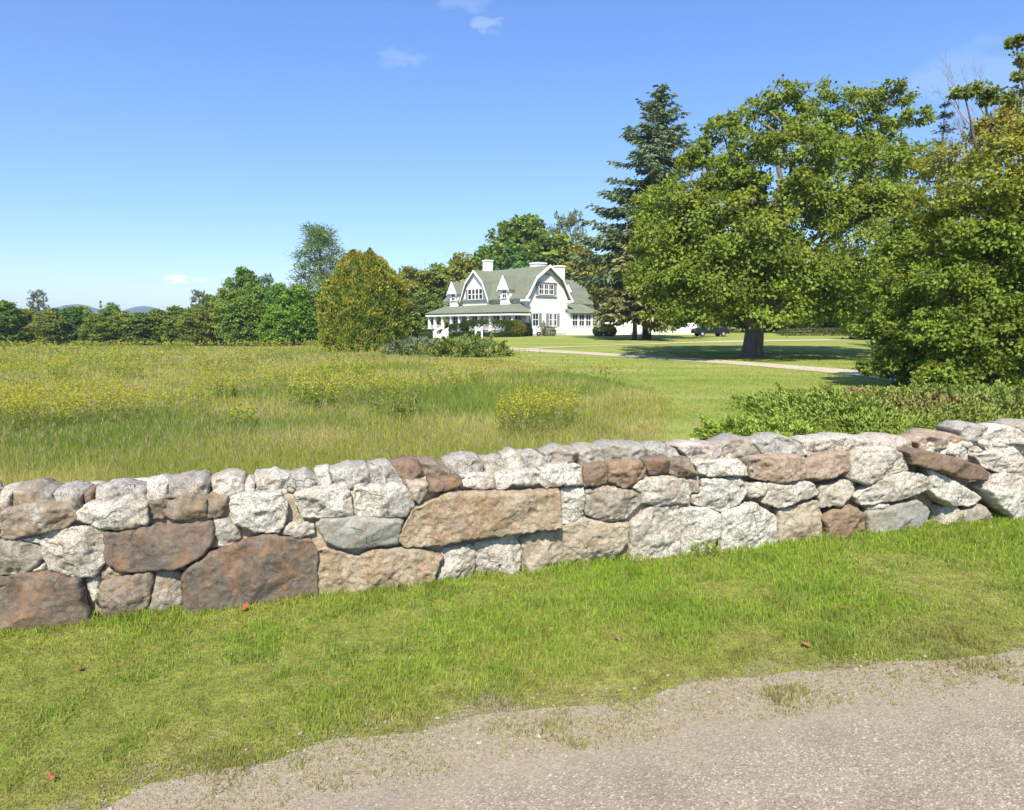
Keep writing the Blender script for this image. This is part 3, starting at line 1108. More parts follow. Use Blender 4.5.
def merged(name, items, kind, parent):
    VV, FF, LL = [], [], []
    b = 0
    for (P, seed, kw) in items:
        yb = kw.pop('ybase', 0)
        V, tris, side = stone_geo(np.asarray(P), seed, kw.get('front', 0), kw.get('bulge', .03), kw.get('Rr', .045), kw.get('depth', .3), kw.get('cap', False), .012, .05)
        V = V + np.array([0, yb, 0])
        VV.append(V)
        for t in tris:
            FF.append((t + b).ravel())
            LL.append(np.full(len(t), 3))
        FF.append((side + b).ravel())
        LL.append(np.full(len(side), 4))
        b += len(V)
    me = mesh_np(name, np.concatenate(VV), np.concatenate(FF), np.concatenate(LL), None, [get_sm(kind)], True)
    return link(name, me, parent)


# the wall runs on past both sides of the picture, and small stones fill its top behind the caps and its back
def band(s0, s1, z0, z1, rows, yb, flip, seed):
    out = []
    r_ = random.Random(seed)
    zz = np.linspace(z0, z1, rows + 1) + np.array([0] + [r_.uniform(-.04, .04) for _ in range(rows - 1)] + [0])
    for k in range(rows):
        s = s0
        while s < s1:
            wd = r_.uniform(.3, .8)
            e = min(s + wd, s1 + .1)
            a, b_ = zz[k] + r_.uniform(-.05, .05), zz[k + 1] + r_.uniform(-.05, .05)
            P = [(s + .01, a), (e - .01, a), (e - r_.uniform(0, .04), b_), (s + r_.uniform(0, .04), b_)]
            kw = dict(ybase=yb, depth=.3)
            if flip:
                kw = dict(ybase=yb, depth=.1, cap=True, bulge=.1, Rr=.12)
            out.append((P, r_.uniform(1, 500), kw))
            s = e
    return out


ext = band(-7, -.12, -.05, 1.0, 3, 0, False, 1) + band(-7, -.12, .98, 1.16, 1, .3, True, 2)
ext += band(WL + .25, WL + 9, -.05, 1.05, 4, 0, False, 3) + band(WL + .25, WL + 9, 1.03, 1.2, 1, .3, True, 4)
ext += band(-7, WL + 9, .25, 1.02, 3, .62, True, 5)
for q_, kd in enumerate(('tanwhite', 'greytan', 'white', 'brown')):
    o = merged('back_stones', [it for i_, it in enumerate(ext) if (i_ * 7 + i_ // 5) % 10 in ((0, 1, 2, 3), (4, 5, 6), (7, 8), (9,))[q_]], kd, wall)
    o['kind'] = 'stuff'
chips = []
rc = random.Random(8)
for k in range(170):
    s0 = rc.uniform(-.1, WL + .2)
    sz0 = rc.uniform(.035, .09)
    z0 = .93 + rc.uniform(-.03, .08)
    a0 = rc.uniform(0, 1)
    P = [(s0 + sz0 * math.cos(a0 + t * 1.05) * rc.uniform(.7, 1.1), z0 + .6 * sz0 * math.sin(a0 + t * 1.05) * rc.uniform(.7, 1.1)) for t in range(6)]
    chips.append((P, k + 3.3, dict(ybase=rc.uniform(.03, .26), depth=sz0, cap=True, bulge=sz0, Rr=sz0 * .8)))
o = merged('rubble', chips, 'tanwhite', wall)
o['kind'] = 'stuff'
mort = plain_mat('pale_mortar', (.36, .30, .215), 1.0, 0.1, .3, 6, 60, .9, .02)
# mortar core, its front a few centimetres behind the stone faces, with uneven surface
xs = np.arange(-7, WL + 9, .04)
zs = np.linspace(-.1, 1.0, 26)
X, Z = np.meshgrid(xs, zs)
topf = np.interp(X, [-7, 0, 3, 6, 8, WL, WL + 9], [.95, .95, .95, .95, .93, .93, .93])
Zs = -.1 + (Z + .1) / 1.1 * (topf + .1)
Yv = 0.034 + .12 * ss(6.2, 7.6, X) + 0.05 * (fbm(np.column_stack([X.ravel() * 6, Zs.ravel() * 6, np.zeros(X.size)]), 4) - .5).reshape(X.shape)
nx, nzv = len(xs), len(zs)
V = np.stack([X.ravel(), Yv.ravel(), Zs.ravel()], 1)
V = np.concatenate([V, np.stack([X[-1], np.full(nx, .66), Zs[-1]], 1), np.stack([X[0], np.full(nx, .66), Zs[0]], 1)])
i = (np.arange(nx - 1)[None, :] + nx * np.arange(nzv - 1)[:, None]).ravel()
Fc = np.stack([i, i + 1, i + nx + 1, i + nx], 1)
j = np.arange(nx - 1)
t0 = (nzv - 1) * nx
b0 = nzv * nx
Fc = np.concatenate([Fc, np.stack([t0 + j, t0 + j + 1, b0 + j + 1, b0 + j], 1), np.stack([b0 + j, b0 + j + 1, b0 + nx + j + 1, b0 + nx + j], 1)])
link('mortar', mesh_np('mortar', V, Fc, np.full(len(Fc), 4), None, [mort], True), wall)
# ------------------------------------------------------------------ house
def siding_mat():
    m, nd, lk, out = new_mat('white_clapboard')
    t = nd.new('ShaderNodeTexCoord')
    sp = nd.new('ShaderNodeSeparateXYZ')
    lk.new(t.outputs['Object'], sp.inputs[0])
    f = mathn(nd, lk, 'FRACT', mathn(nd, lk, 'MULTIPLY', sp.outputs[2], 7.5))
    n = tex_noise(nd, lk, t.outputs['Object'], 1.2, 4, .6)
    c = ramp(nd, lk, n, [(.3, (.72, .72, .70)), (.7, (.80, .80, .78))])
    principled(nd, lk, out, c, .6, .3, bump(nd, lk, f, .5, .02))
    return m


def shingle_mat(name, c1, c2):
    m, nd, lk, out = new_mat(name)
    t = nd.new('ShaderNodeTexCoord')
    n = tex_noise(nd, lk, t.outputs['Object'], 1.1, 5, .65)
    n_ = tex_noise(nd, lk, t.outputs['Object'], 9, 4, .7)
    c = ramp(nd, lk, mathn(nd, lk, 'ADD', mathn(nd, lk, 'MULTIPLY', n, .6), mathn(nd, lk, 'MULTIPLY', n_, .4)), [(.36, c1), (.64, c2)])
    sp = nd.new('ShaderNodeSeparateXYZ')
    lk.new(t.outputs['Object'], sp.inputs[0])
    f = mathn(nd, lk, 'FRACT', mathn(nd, lk, 'MULTIPLY', sp.outputs[2], 6))
    principled(nd, lk, out, c, .9, .2, bump(nd, lk, f, .6, .03))
    return m


M = {
 'siding': siding_mat(),
 'roof': shingle_mat('green_shingles', (.135, .150, .105), (.19, .205, .15)),
 'trim': plain_mat('white_trim', (.80, .80, .78), .5, .3, .04),
 'glass': plain_mat('window_glass', (.035, .045, .055), .08, .6, .3, 2, 3, .05, .01),
 'shutter': plain_mat('grey_shutter', (.22, .23, .25), .6, .3, .1),
 'porchwall': plain_mat('porch_wall_paint', (.55, .56, .56), .6, .3, .05),
 'deck': plain_mat('porch_deck_paint', (.35, .36, .36), .6, .3, .1),
 'door': plain_mat('door_paint', (.30, .32, .34), .5, .3, .1),
 'black': plain_mat('black_rubber', (.02, .02, .02), .7, .3, .2),
 'steel': plain_mat('grey_steel', (.35, .35, .36), .35, .6, .1),
 'carpaint': plain_mat('dark_car_paint', (.012, .014, .018), .3, .35, .1),
 'lampred': plain_mat('red_lens', (.35, .02, .02), .3, .5, .1),
}
HU, HV = 0, 1
TH = R(40)
house_o = np.array([(547 - 512) / F * 90, 90.0])
hz = float(g(*house_o)) - 0.05
house = empty('farmhouse', (house_o[0], house_o[1], hz), TH)
tag(house, 'large white farmhouse with green gambrel roof, dormers and a wraparound porch', 'house')
# local axes: x = across the gable (to the right and back), y = along the ridge (to the left and back)
GH = 3.75    # half width of the gable wall
EV, BR, PK = 5.0, 7.65, 9.25
LEN = 18.2


def gam(hw, ev, br, pk, over=0.0, brx=.60):
    return [(-hw - over, ev), (-hw * brx - over * .5, br), (0, pk), (hw * brx + over * .5, br), (hw + over, ev)]


# walls (front gable wall + long body)
b = MB()
b.prism([(-GH, -.3), (GH, -.3), (GH, EV)] + gam(GH, EV, BR, PK)[::-1][1:4] + [(-GH, EV)], 'y', 0, LEN - 2.2)
b.box(-GH, GH, LEN - 2.2, LEN - .3, -.3, EV)
b.build('wall', M['siding'], house)


def gambrel_roof(o, y0, y1, hw, ev, br, pk, name='roof', t=.16, hip=0.0, flare=.28):
    """shell of a gambrel roof running along local y, with flared eaves"""
    p = [(-hw - .55, ev - .12), (-hw - .12, ev + .32), (-hw * .62, br), (0, pk), (hw * .62, br), (hw + .12, ev + .32), (hw + .55, ev - .12)]
    outer = [(x, z + .05) for x, z in p]
    inner = [(x, z - t) for x, z in p[::-1]]
    m_ = MB()
    n = len(p)
    poly = outer + inner
    for i in range(n - 1):
        q = [outer[i], outer[i + 1], (p[i + 1][0], p[i + 1][1] - t), (p[i][0], p[i][1] - t)]
        if hip:
            def yy(z):
                return y1 - hip * (z - ev) / (pk - ev)
            vs = [(a[0], y0, a[1]) for a in q] + [(a[0], yy(a[1]), a[1]) for a in q]
            m_.add(vs, [(0, 1, 2, 3), (7, 6, 5, 4), (0, 4, 5, 1), (1, 5, 6, 2), (2, 6, 7, 3), (3, 7, 4, 0)])
        else:
            m_.prism(q, 'y', y0, y1)
    if hip:
        # hipped end: steep then shallow
        for (xa, za), (xb, zb) in ((outer[0], outer[2]), (outer[2], outer[3])):
            ya, yb = y1 - hip * (za - ev) / (pk - ev), y1 - hip * (zb - ev) / (pk - ev)
            m_.slab([(xa, ya, za), (-xa, ya, za), (-xb, yb, zb), (xb, yb, zb)] if abs(xb) > .01 else [(xa, ya, za), (-xa, ya, za), (0, yb, zb)], t)
    return m_.build(name, M['roof'], o)


roof = gambrel_roof(house, -.45, LEN + .3, GH, EV, BR, PK, hip=2.6)
# white rake boards on the front gable
mb = MB()
pr = [(-GH - .5, EV - .1), (-GH - .08, EV + .3), (-GH * .62, BR + .02), (0, PK + .04), (GH * .62, BR + .02), (GH + .08, EV + .3), (GH + .5, EV - .1)]
for (xa, za), (xb, zb) in zip(pr[:-1], pr[1:]):
    mb.prism([(xa, za + .06), (xb, zb + .06), (xb, zb - .3), (xa, za - .3)], 'y', -.62, -.46)
mb.build('rake_board', M['trim'], house)
for s in (-1, 1):
    mb = MB()
    mb.box(min(s * (GH - .15), s * (GH + .6)), max(s * (GH - .15), s * (GH + .6)), -.6, .5, EV - .5, EV - .22)
    mb.build('eave_return', M['trim'], house)


def window(parent, c, wdt, hgt, face='y-', mull=1, bars=1, shutters=False, name='window', d=.06):
    """window on a wall facing local -y ('y-') or local -x ('x-'); c = (along, wallcoord, zmid)"""
    a, wc, zc = c
    fr, gl, sh = MB(), MB(), MB()

    def bx(m_, a0, a1, d0, d1, z0, z1):
        if face == 'y-':
            m_.box(a0, a1, wc - d1, wc - d0, z0, z1)
        else:
            m_.box(wc - d1, wc - d0, a0, a1, z0, z1)
    hw, hh = wdt / 2, hgt / 2
    f = .1
    bx(fr, a - hw - f, a + hw + f, 0, d + .02, zc + hh, zc + hh + f * 1.2)
    bx(fr, a - hw - f * 1.3, a + hw + f * 1.3, 0, d + .05, zc - hh - f, zc - hh)
    bx(fr, a - hw - f, a - hw, 0, d + .016, zc - hh, zc + hh)
    bx(fr, a + hw, a + hw + f, 0, d + .016, zc - hh, zc + hh)
    for i in range(1, mull):
        x = a - hw + wdt * i / mull
        bx(fr, x - .11, x + .11, 0, d + .012, zc - hh, zc + hh)
    bx(fr, a - hw, a + hw, 0, d + .006, zc - .045, zc + .045)
    for k in range(mull):
        for j in range(1, bars + 1):
            x = a - hw + wdt * (k + j / (bars + 1)) / mull
            bx(fr, x - .022, x + .022, 0, d, zc - hh, zc + hh)
    w_ = fr.build(name, M['trim'], parent)
    bx(gl, a - hw, a + hw, .004, .03, zc - hh, zc + hh)
    gl.build('pane', M['glass'], w_)
    if shutters:
        for s in (-1, 1):
            s_ = MB()
            x = a + s * (hw + f + .26)
            bx(s_, x - .24, x + .24, .003, .06, zc - hh - .05, zc + hh + .05)
            s_.build('shutter', M['shutter'], w_)
    return w_


# gable windows: a wide triple one upstairs, two below with shutters
window(house, (-.25, 0, 6.15), 2.5, 1.25, mull=3, shutters=True)
for z_ in (6.95, 5.17):
    mb = MB()
    mb.box(-2.15, 1.65, -.16, -.003, z_, z_ + .1)
    mb.build('window_shelf', M['shutter'], house)
window(house, (-2.15, 0, 2.15), .95, 1.6, shutters=True)
window(house, (1.0, 0, 2.15), 1.25, 1.6, mull=2, shutters=True)
mb = MB()
mb.prism([(-.5, 8.0), (.5, 8.0), (.28, 8.22), (-.28, 8.22)], 'y', -.05, -.004)
mb.build('gable_vent', M['shutter'], house)
# foundation
mb = MB()
mb.box(-GH - .04, GH + .04, -.04, LEN - .3, -.5, .35)
mb.build('foundation', plain_mat('grey_foundation', (.45, .45, .43), .9, .2, .15), house)


# big gambrel dormer on the long side (faces local -x)
def xdormer(uc, hw, base, top, br, xf, xb, small=False):
    """dormer facing local -x, centred at local y=uc, its front wall at x=xf"""
    m_ = MB()
    ev = base + (top - base) * .10 if not small else base + (top - base) * .52
    brz = br
    prof = [(uc - hw, base - .3), (uc + hw, base - .3), (uc + hw, ev), (uc + hw * .6, brz), (uc, top), (uc - hw * .6, brz), (uc - hw, ev)]
    if small:
        prof = [(uc - hw, base - .3), (uc + hw, base - .3), (uc + hw, ev), (uc, top), (uc - hw, ev)]
    m_.prism(prof, 'x', xf, xb)
    d_ = m_.build('dormer', M['siding'], house)
    # its roof skin
    rr = MB()
    o = .22
    if small:
        pts = [(uc - hw - o, ev - .15), (uc, top + .06), (uc + hw + o, ev - .15)]
    else:
        pts = [(uc - hw - o, ev - .1), (uc - hw * .62 - .05, brz + .03), (uc, top + .08), (uc + hw * .62 + .05, brz + .03), (uc + hw + o, ev - .1)]
    for (ya, za), (yb, zb) in zip(pts[:-1], pts[1:]):
        rr.prism([(ya, za + .05), (yb, zb + .05), (yb, zb - .1), (ya, za - .1)], 'x', xf - .3, xb)
    rr.build('dormer_roof', M['roof'], d_)
    rk = MB()
    for (ya, za), (yb, zb) in zip(pts[:-1], pts[1:]):
        rk.prism([(ya, za + .08), (yb, zb + .08), (yb, zb - .24), (ya, za - .24)], 'x', xf - .42, xf - .31)
    if small:  # closed white pediment
        rk.prism([(uc - hw - o, ev - .12), (uc + hw + o, ev - .12), (uc, top)], 'x', xf - .34, xf - .02)
    rk.build('dormer_trim', M['trim'], d_)
    return d_


xdormer(10.5, 3.1, 4.45, 8.95, 7.35, -GH - .35, -.2)
window(house, (10.5, -GH - .35, 5.75), 3.3, 1.35, 'x-', mull=4, bars=0, shutters=True)
xdormer(3.75, .95, 4.45, 7.85, 0, -GH - .55, -1.0, True)
window(house, (3.75, -GH - .55, 5.55), .8, .95, 'x-', mull=1)
xdormer(15.6, .95, 4.4, 7.6, 0, -GH - .55, -1.4, True)
window(house, (15.6, -GH - .55, 5.5), .8, .95, 'x-', mull=1)

# chimneys
for (x, y, wx, wy, z0, z1) in ((.0, 12.9, .55, .5, 8.6, 10.7), (1.4, 3.4, .8, .8, 8.2, 9.75)):
    mb = MB()
    mb.box(x - wx, x + wx, y - wy, y + wy, z0, z1)
    mb.box(x - wx - .08, x + wx + .08, y - wy - .08, y + wy + .08, z1, z1 + .2)
    mb.build('chimney', M['trim'], roof)

# porch along the long side, running round the far end
PX = -GH - 2.75
PE = LEN + .9
mb = MB()
mb.box(PX + .2, -GH, -.5, PE, .45, .62)
mb.box(-GH, GH, LEN - .25, PE, .45, .62)
mb.build('porch_floor', M['deck'], house)
mb = MB()
e = 3.1
xo, yo0, yo1 = PX - .3, -1.0, PE + .5
i0, i1 = .9, LEN - .3
# hipped skirt roof
mb.slab([(xo, yo0, e), (-GH, i0, 4.35), (-GH, i1, 4.35), (xo, yo1, e)], .16)
mb.slab([(xo, yo0, e), (-GH + .02, yo0, e), (-GH + .02, i0, 4.35)], .16)
mb.slab([(xo, yo1, e), (-GH, i1, 4.35), (GH, i1, 4.35), (GH + .5, yo1, e)], .16)
pro = mb.build('porch_roof', M['roof'], house)
mb = MB()
mb.box(xo + .1, xo + .35, yo0 + .1, yo1 - .1, e - .42, e - .2)
mb.box(xo + .35, -GH, yo0 + .1, yo0 + .3, e - .42, e - .2)
mb.box(xo + .35, GH, yo1 - .35, yo1 - .1, e - .42, e - .2)
mb.build('porch_beam', M['trim'], house)
for y in (-.3, 2.0, 4.3, 6.8, 9.2, 11.4, 13.4, 15.6, 17.6, PE):
    mb = MB()
    r = .17
    mb.box(PX + .25 - r, PX + .25 + r, y - r, y + r, .62, e - .42)
    mb.box(PX + .25 - r - .06, PX + .25 + r + .06, y - r - .06, y + r + .06, .62, .9)
    mb.box(PX + .25 - r - .06, PX + .25 + r + .06, y - r - .06, y + r + .06, e - .6, e - .425)
    mb.build('porch_post', M['trim'], house)
for y0, y1 in ((-.1, 1.8), (2.2, 4.1), (4.5, 6.6), (7, 9), (9.4, 11.2), (15.8, 17.4), (17.8, PE - .2)):
    mb = MB()
    mb.box(PX + .2, PX + .3, y0, y1, 1.4, 1.47)
    mb.box(PX + .2, PX + .3, y0, y1, .78, .84)
    k = int((y1 - y0) / .16)
    for j in range(k):
        yy = y0 + (j + .5) * (y1 - y0) / k
        mb.box(PX + .23, PX + .27, yy - .02, yy + .02, .84, 1.4)
    mb.build('porch_railing', M['trim'], house)
# doors and windows behind the porch
for y in (2.2, 5.5, 10.5, 16.4):
    window(house, (y, -GH, 2.1), 1.1, 1.5, 'x-', mull=1, shutters=True)
mb = MB()
mb.box(-GH - .07, -GH, 13.0, 14.1, .62, 2.75)
dr = mb.build('door', M['door'], house)
mb = MB()
mb.tube([(-GH - .13, 13.15, 1.6), (-GH - .07, 13.15, 1.6)], [.035, .035], 8)
mb.build('handle', M['steel'], dr)
# entrance steps with white cheek walls
mb = MB()
for k in range(4):
    mb.box(PX - .35 * (4 - k) + .2, PX + .22, 13.6, 15.4, -.4, .15 * (k + 1) - .15)
mb.build('porch_steps', M['trim'], house)
mb = MB()
for y in (13.3, 15.45):
    mb.prism([(PX - 1.4, -.4), (PX + .2, -.4), (PX + .2, 1.15), (PX - .1, 1.15), (PX - 1.4, .55)], 'y', y, y + .25)
mb.build('steps_cheek_wall', M['trim'], house)

# sunroom wing at the right of the gable
SX0, SX1, SY0, SY1 = GH - .2, 9.3, -.8, 4.5
mb = MB()
mb.box(SX0, SX1, SY0, SY1, -.4, 3.15)
sun_r = mb.build('sunroom', M['siding'], house)
mb = MB()
mb.slab([(SX0 - .3, SY0 - .45, 3.05), (SX1 + .45, SY0 - .45, 3.05), (SX1 - 1.0, SY0 + 2.4, 4.4), (SX0 - .1, SY0 + 2.4, 4.4)], .16)
mb.slab([(SX1 + .45, SY0 - .45, 3.05), (SX1 + .45, SY1 + .3, 3.05), (SX1 - 1.0, SY1, 4.4), (SX1 - 1.0, SY0 + 2.4, 4.4)], .16)
mb.build('sunroom_roof', M['roof'], sun_r)
for k in range(4):
    window(sun_r, (SX0 + .85 + k * 1.32, SY0, 2.1), .95, 1.5, mull=1)
mb = MB()
mb.box(SX0 - .05, SX1 + .05, SY0 - .05, SY0, .98, 1.08)
mb.box(SX0 - .06, SX1 + .08, SY0 - .9, SY0 - .052, -.4, .35)
mb.build('sill_band', M['trim'], sun_r)
# cross wing behind it
mb = MB()
mb.prism([(2.6, -.3), (9.4, -.3), (9.4, 4.7), (6.0, 7.8), (2.6, 4.7)], 'x', 3.0, 11.0)
wg = mb.build('wing_wall', M['siding'], house)
mb = MB()
for (ya, za), (yb, zb) in (((2.1, 4.4), (3.9, 6.8)), ((3.9, 6.8), (6.0, 8.0)), ((6.0, 8.0), (8.1, 6.8)), ((8.1, 6.8), (9.9, 4.4))):
    mb.prism([(ya, za + .1), (yb, zb + .1), (yb, zb - .06), (ya, za - .06)], 'x', 2.4, 11.3)
wr = mb.build('wing_roof', M['roof'], house)
mb = MB()
mb.box(7.4, 8.6, 5.5, 6.5, 7.9, 9.9)
mb.box(7.3, 8.7, 5.4, 6.6, 9.9, 10.1)
mb.build('chimney', M['trim'], wr)
# small pointed dormer on that wing, facing -y
mb = MB()
dx = 5.6
mb.prism([(dx - .75, 4.3), (dx + .75, 4.3), (dx + .75, 6.2), (dx, 7.3), (dx - .75, 6.2)], 'y', 2.0, 4.6)
dm = mb.build('dormer', M['siding'], wr)
mb = MB()
for s in (-1, 1):
    mb.prism([(dx, 7.42), (dx + s * 1.0, 6.05), (dx + s * 1.0, 5.93), (dx, 7.28)], 'y', 1.75, 4.6)
mb.build('dormer_roof', M['roof'], dm)
mb = MB()
mb.prism([(dx - .95, 6.02), (dx + .95, 6.02), (dx, 7.25)], 'y', 1.78, 1.97)
mb.build('dormer_trim', M['trim'], dm)
window(wr, (dx, 2.0, 5.35), .8, 1.05, mull=1)

# ------------------------------------------------------------------ garage (long low white outbuilding right of the house)
ga = at(655, 97)
gar = empty('white_garage', (ga[0], 97, ga[2] - .05), R(5))
tag(gar, 'long low white outbuilding with grey roof half hidden behind the spruce and the maple', 'garage')
mb = MB()
mb.prism([(0, -.3), (6.5, -.3), (6.5, 3.0), (3.25, 4.9), (0, 3.0)], 'x', -7.5, .5)
mb.prism([(.8, -.3), (6, -.3), (6, 2.3), (.8, 2.3)], 'x', .5, 6.6)
mb.build('wall', M['siding'], gar)
mb = MB()
mb.slab([(-7.9, -.5, 2.78), (.8, -.5, 2.78), (.8, 3.25, 5.0), (-7.9, 3.25, 5.0)], .14)
mb.slab([(-7.9, 7, 2.78), (.8, 7, 2.78), (.8, 3.25, 5.0), (-7.9, 3.25, 5.0)], .14)
mb.slab([(.82, .4, 2.34), (7.0, .4, 2.34), (7.0, 6.2, 2.95), (.82, 6.2, 2.95)], .14)
mb.build('roof', M['roof'], gar)
window(gar, (-1.2, 0, 1.75), 1.6, .6, mull=2, bars=0)
for x in (-6, -3.4):
    mb = MB()
    mb.box(x - 1.05, x + 1.05, -.05, -.003, -.1, 2.2)
    for k in range(4):
        mb.box(x - 1.0, x + 1.0, -.075, -.052, .05 + k * .54, .5 + k * .54)
    mb.build('garage_door', M['trim'], gar)

# dark car parked beyond the maple trunk
def car(loc, rz):
    c_ = empty('parked_car', loc, rz)
    tag(c_, 'dark car parked by the white outbuilding, left of the maple trunk', 'car')
    pr_ = [(-2.2, .38), (-2.25, .8), (-2.05, 1.0), (-1.45, 1.08), (-.85, 1.52), (.75, 1.55), (1.55, 1.1), (2.1, .98), (2.25, .7), (2.2, .38)]
    m_ = MB()
    m_.prism([(x, z) for x, z in pr_ if z <= 1.12], 'y', -.88, .88)
    body = m_.build('body', M['carpaint'], c_)
    m_ = MB()
    low = [(-1.5, 1.07), (1.6, 1.07)]
    top = [(-.85, 1.53), (.75, 1.55)]
    vs = []
    for (xa, za), yy in ((low[0], .84), (low[1], .84), (top[1], .66), (top[0], .66)):
        vs.append((xa, -yy, za))
    for (xa, za), yy in ((low[0], .84), (low[1], .84), (top[1], .66), (top[0], .66)):
        vs.append((xa, yy, za))
    m_.add(vs, [(0, 1, 2, 3), (7, 6, 5, 4), (0, 4, 5, 1), (1, 5, 6, 2), (2, 6, 7, 3), (3, 7, 4, 0)])
    m_.build('cabin_glass', M['glass'], c_)
    m_ = MB()
    m_.box(-.88, .78, -.68, .68, 1.53, 1.6)
    m_.build('car_roof', M['carpaint'], c_)
    for x in (-1.4, 1.4):
        for s in (-1, 1):
            m_ = MB()
            m_.tube([(x, s * .70, .33), (x, s * .90, .33)], [.33, .33], 18)
            wh = m_.build('wheel', M['black'], c_)
            m_ = MB()
            m_.tube([(x, s * .88, .33), (x, s * .915, .33)], [.19, .17], 12)
            m_.build('rim', M['steel'], wh)
    for s in (-1, 1):
        m_ = MB()
        m_.box(2.2, 2.27, s * .62 - .17, s * .62 + .17, .7, .85)
        m_.build('headlight', M['steel'], c_)
        m_ = MB()
        m_.box(-2.27, -2.2, s * .62 - .17, s * .62 + .17, .75, .9)
        m_.build('tail_light', M['lampred'], c_)


p = at(709, 86)
car((p[0], p[1], p[2] + .02), R(8))

# two white posts with caps beside the hedge
for k, (px, lb) in enumerate(((476, 'left one of the two short white capped posts in front of the dark hedge'), (482, 'right one of the two short white capped posts in front of the dark hedge'))):
    p = at(px, 82)
    po = empty('lawn_post', (p[0], p[1], p[2]))
    tag(po, lb, 'post', 'white posts before the hedge')
    m_ = MB()
    m_.box(-.09, .09, -.09, .09, -.2, 1.25)
    m_.build('shaft', M['trim'], po)
    m_ = MB()
    m_.box(-.17, .17, -.17, .17, 1.25, 1.33)
    m_.prism([(-.17, 1.33), (.17, 1.33), (0, 1.5)], 'y', -.17, .17)
    m_.build('post_cap', M['trim'], po)

# small white cart with a dark wheel by the gable corner
p = at(535.5, 87)
ct = empty('garden_cart', (p[0], p[1], p[2]), R(12))
tag(ct, 'small white garden cart with a black wheel standing by the gable wall', 'cart')
m_ = MB()
m_.prism([(-.55, .35), (.5, .35), (.55, .5), (.35, 1.0), (-.15, 1.25), (-.55, 1.3)], 'y', -.35, .35)
m_.build('tub', M['trim'], ct)
m_ = MB()
m_.tube([(.3, -.44, .3), (.3, -.36, .3)], [.3, .3], 16)
wh = m_.build('wheel', M['black'], ct)
m_ = MB()
m_.tube([(.3, -.46, .3), (.3, -.435, .3)], [.1, .1], 10)
m_.build('hub', M['steel'], wh)
for s_ in (-.3, .3):
    m_ = MB()
    m_.tube([(-.5, s_, .4), (-.5, s_, 0)], [.03, .03], 6)
    m_.build('leg', M['steel'], ct)
# ------------------------------------------------------------------ foliage tools
def unit(v):
    return v / np.maximum(np.linalg.norm(v, axis=1)[:, None], 1e-9)


def rdir(n, r=rng):
    return unit(r.normal(size=(n, 3)))


class Fol:
    """collects leaf-sized folded quads"""

    def __init__(s):
        s.V, s.C = [], []

    def add(s, C, D, Nn, L, Wd, colr):
        n = len(C)
        D = unit(D)
        S = unit(np.cross(D, Nn))
        Nr = np.cross(S, D)
        L = np.broadcast_to(np.asarray(L, float), (n,))[:, None]
        Wd = np.broadcast_to(np.asarray(Wd, float), (n,))[:, None]
        mid = C + D * L * .5 + Nr * Wd * .12
        V = np.stack([C, mid + S * Wd * .5, C + D * L - Nr * L * .08, mid - S * Wd * .5], 1)
        s.V.append(V.reshape(-1, 3))
        s.C.append(np.repeat(np.clip(colr, 0, 1), 4, 0))
        return s

    def mesh(s, name, mat):
        V = np.concatenate(s.V)
        Cc = np.concatenate(s.C)
        n = len(V) // 4
        return mesh_np(name, V, np.arange(len(V)), np.full(n, 4), Cc, [mat])


def colvar(base, n, j=.18, r=rng, hue=.0, hueto=(1.6, 1.15, .5), per=None):
    b = np.asarray(base)[None, :] * (1 + r.uniform(-j, j, (n, 1)))
    if hue:
        t = (r.random((n, 1)) * hue)
        b = b * (1 - t) + b * np.asarray(hueto)[None, :] * t
    if per is not None:
        b = b * per
    return b


def blob_leaves(fo, c, rad, nsub, k, ls, base, r=rng, subr=.28, flat=.55, j=.18, hue=.2, hueto=(1.7, 1.2, .5), up=.7, low=-.55, fill=.45):
    """one mass of foliage: nsub flattened leaf clumps over the shell of an ellipsoid"""
    rad = np.asarray(rad, float)
    d = rdir(nsub * 2, r)
    d = d[d[:, 2] > low][:nsub]
    n = len(d)
    rr = (1 - fill * r.random((n, 1)) ** 1.6)
    cc = np.asarray(c)[None, :] + d * rad[None, :] * rr
    tone = r.uniform(.66, 1.34, (n, 1))
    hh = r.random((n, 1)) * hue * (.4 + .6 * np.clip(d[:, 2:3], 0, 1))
    sr = subr * rad.mean() * r.uniform(.7, 1.3, (n, 1))
    C = np.repeat(cc, k, 0)
    off = r.normal(size=(n * k, 3)) * .55
    off[:, 2] *= flat
    C = C + off * np.repeat(sr, k, 0)
    # leaves lie roughly flat, tips drooping outward
    out = unit(C - np.asarray(c)[None, :])
    D = out * .7 + rdir(n * k, r) * .9
    D[:, 2] -= .25
    Nn = rdir(n * k, r) * .62 + out * .65 - np.array([0, .25, 0])
    Nn[:, 2] += up * .6
    ct = np.repeat(tone, k, 0) * (1 + r.uniform(-j, j, (n * k, 1)))
    b = np.asarray(base)[None, :] * ct
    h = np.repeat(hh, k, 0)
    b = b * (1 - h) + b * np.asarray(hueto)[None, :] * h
    s_ = ls * r.uniform(.65, 1.3, n * k)
    fo.add(C, D, Nn, s_, s_ * .72, b)


def lump_pts(c, rad, n, r, lump=.25, lsc=1.6, low=-.2, depth=.12):
    d = rdir(int(n * 1.6), r)
    d = d[d[:, 2] > low][:n]
    q = fbm(d * lsc * 2 + np.asarray(c)[None, :3] * .37, 3) - .5
    rr = 1 + lump * 2 * q
    rr = rr * (1 - depth * r.exponential(1, len(d)))
    P = np.asarray(c)[None, :] + d * np.asarray(rad)[None, :] * rr[:, None]
    return P, d, q


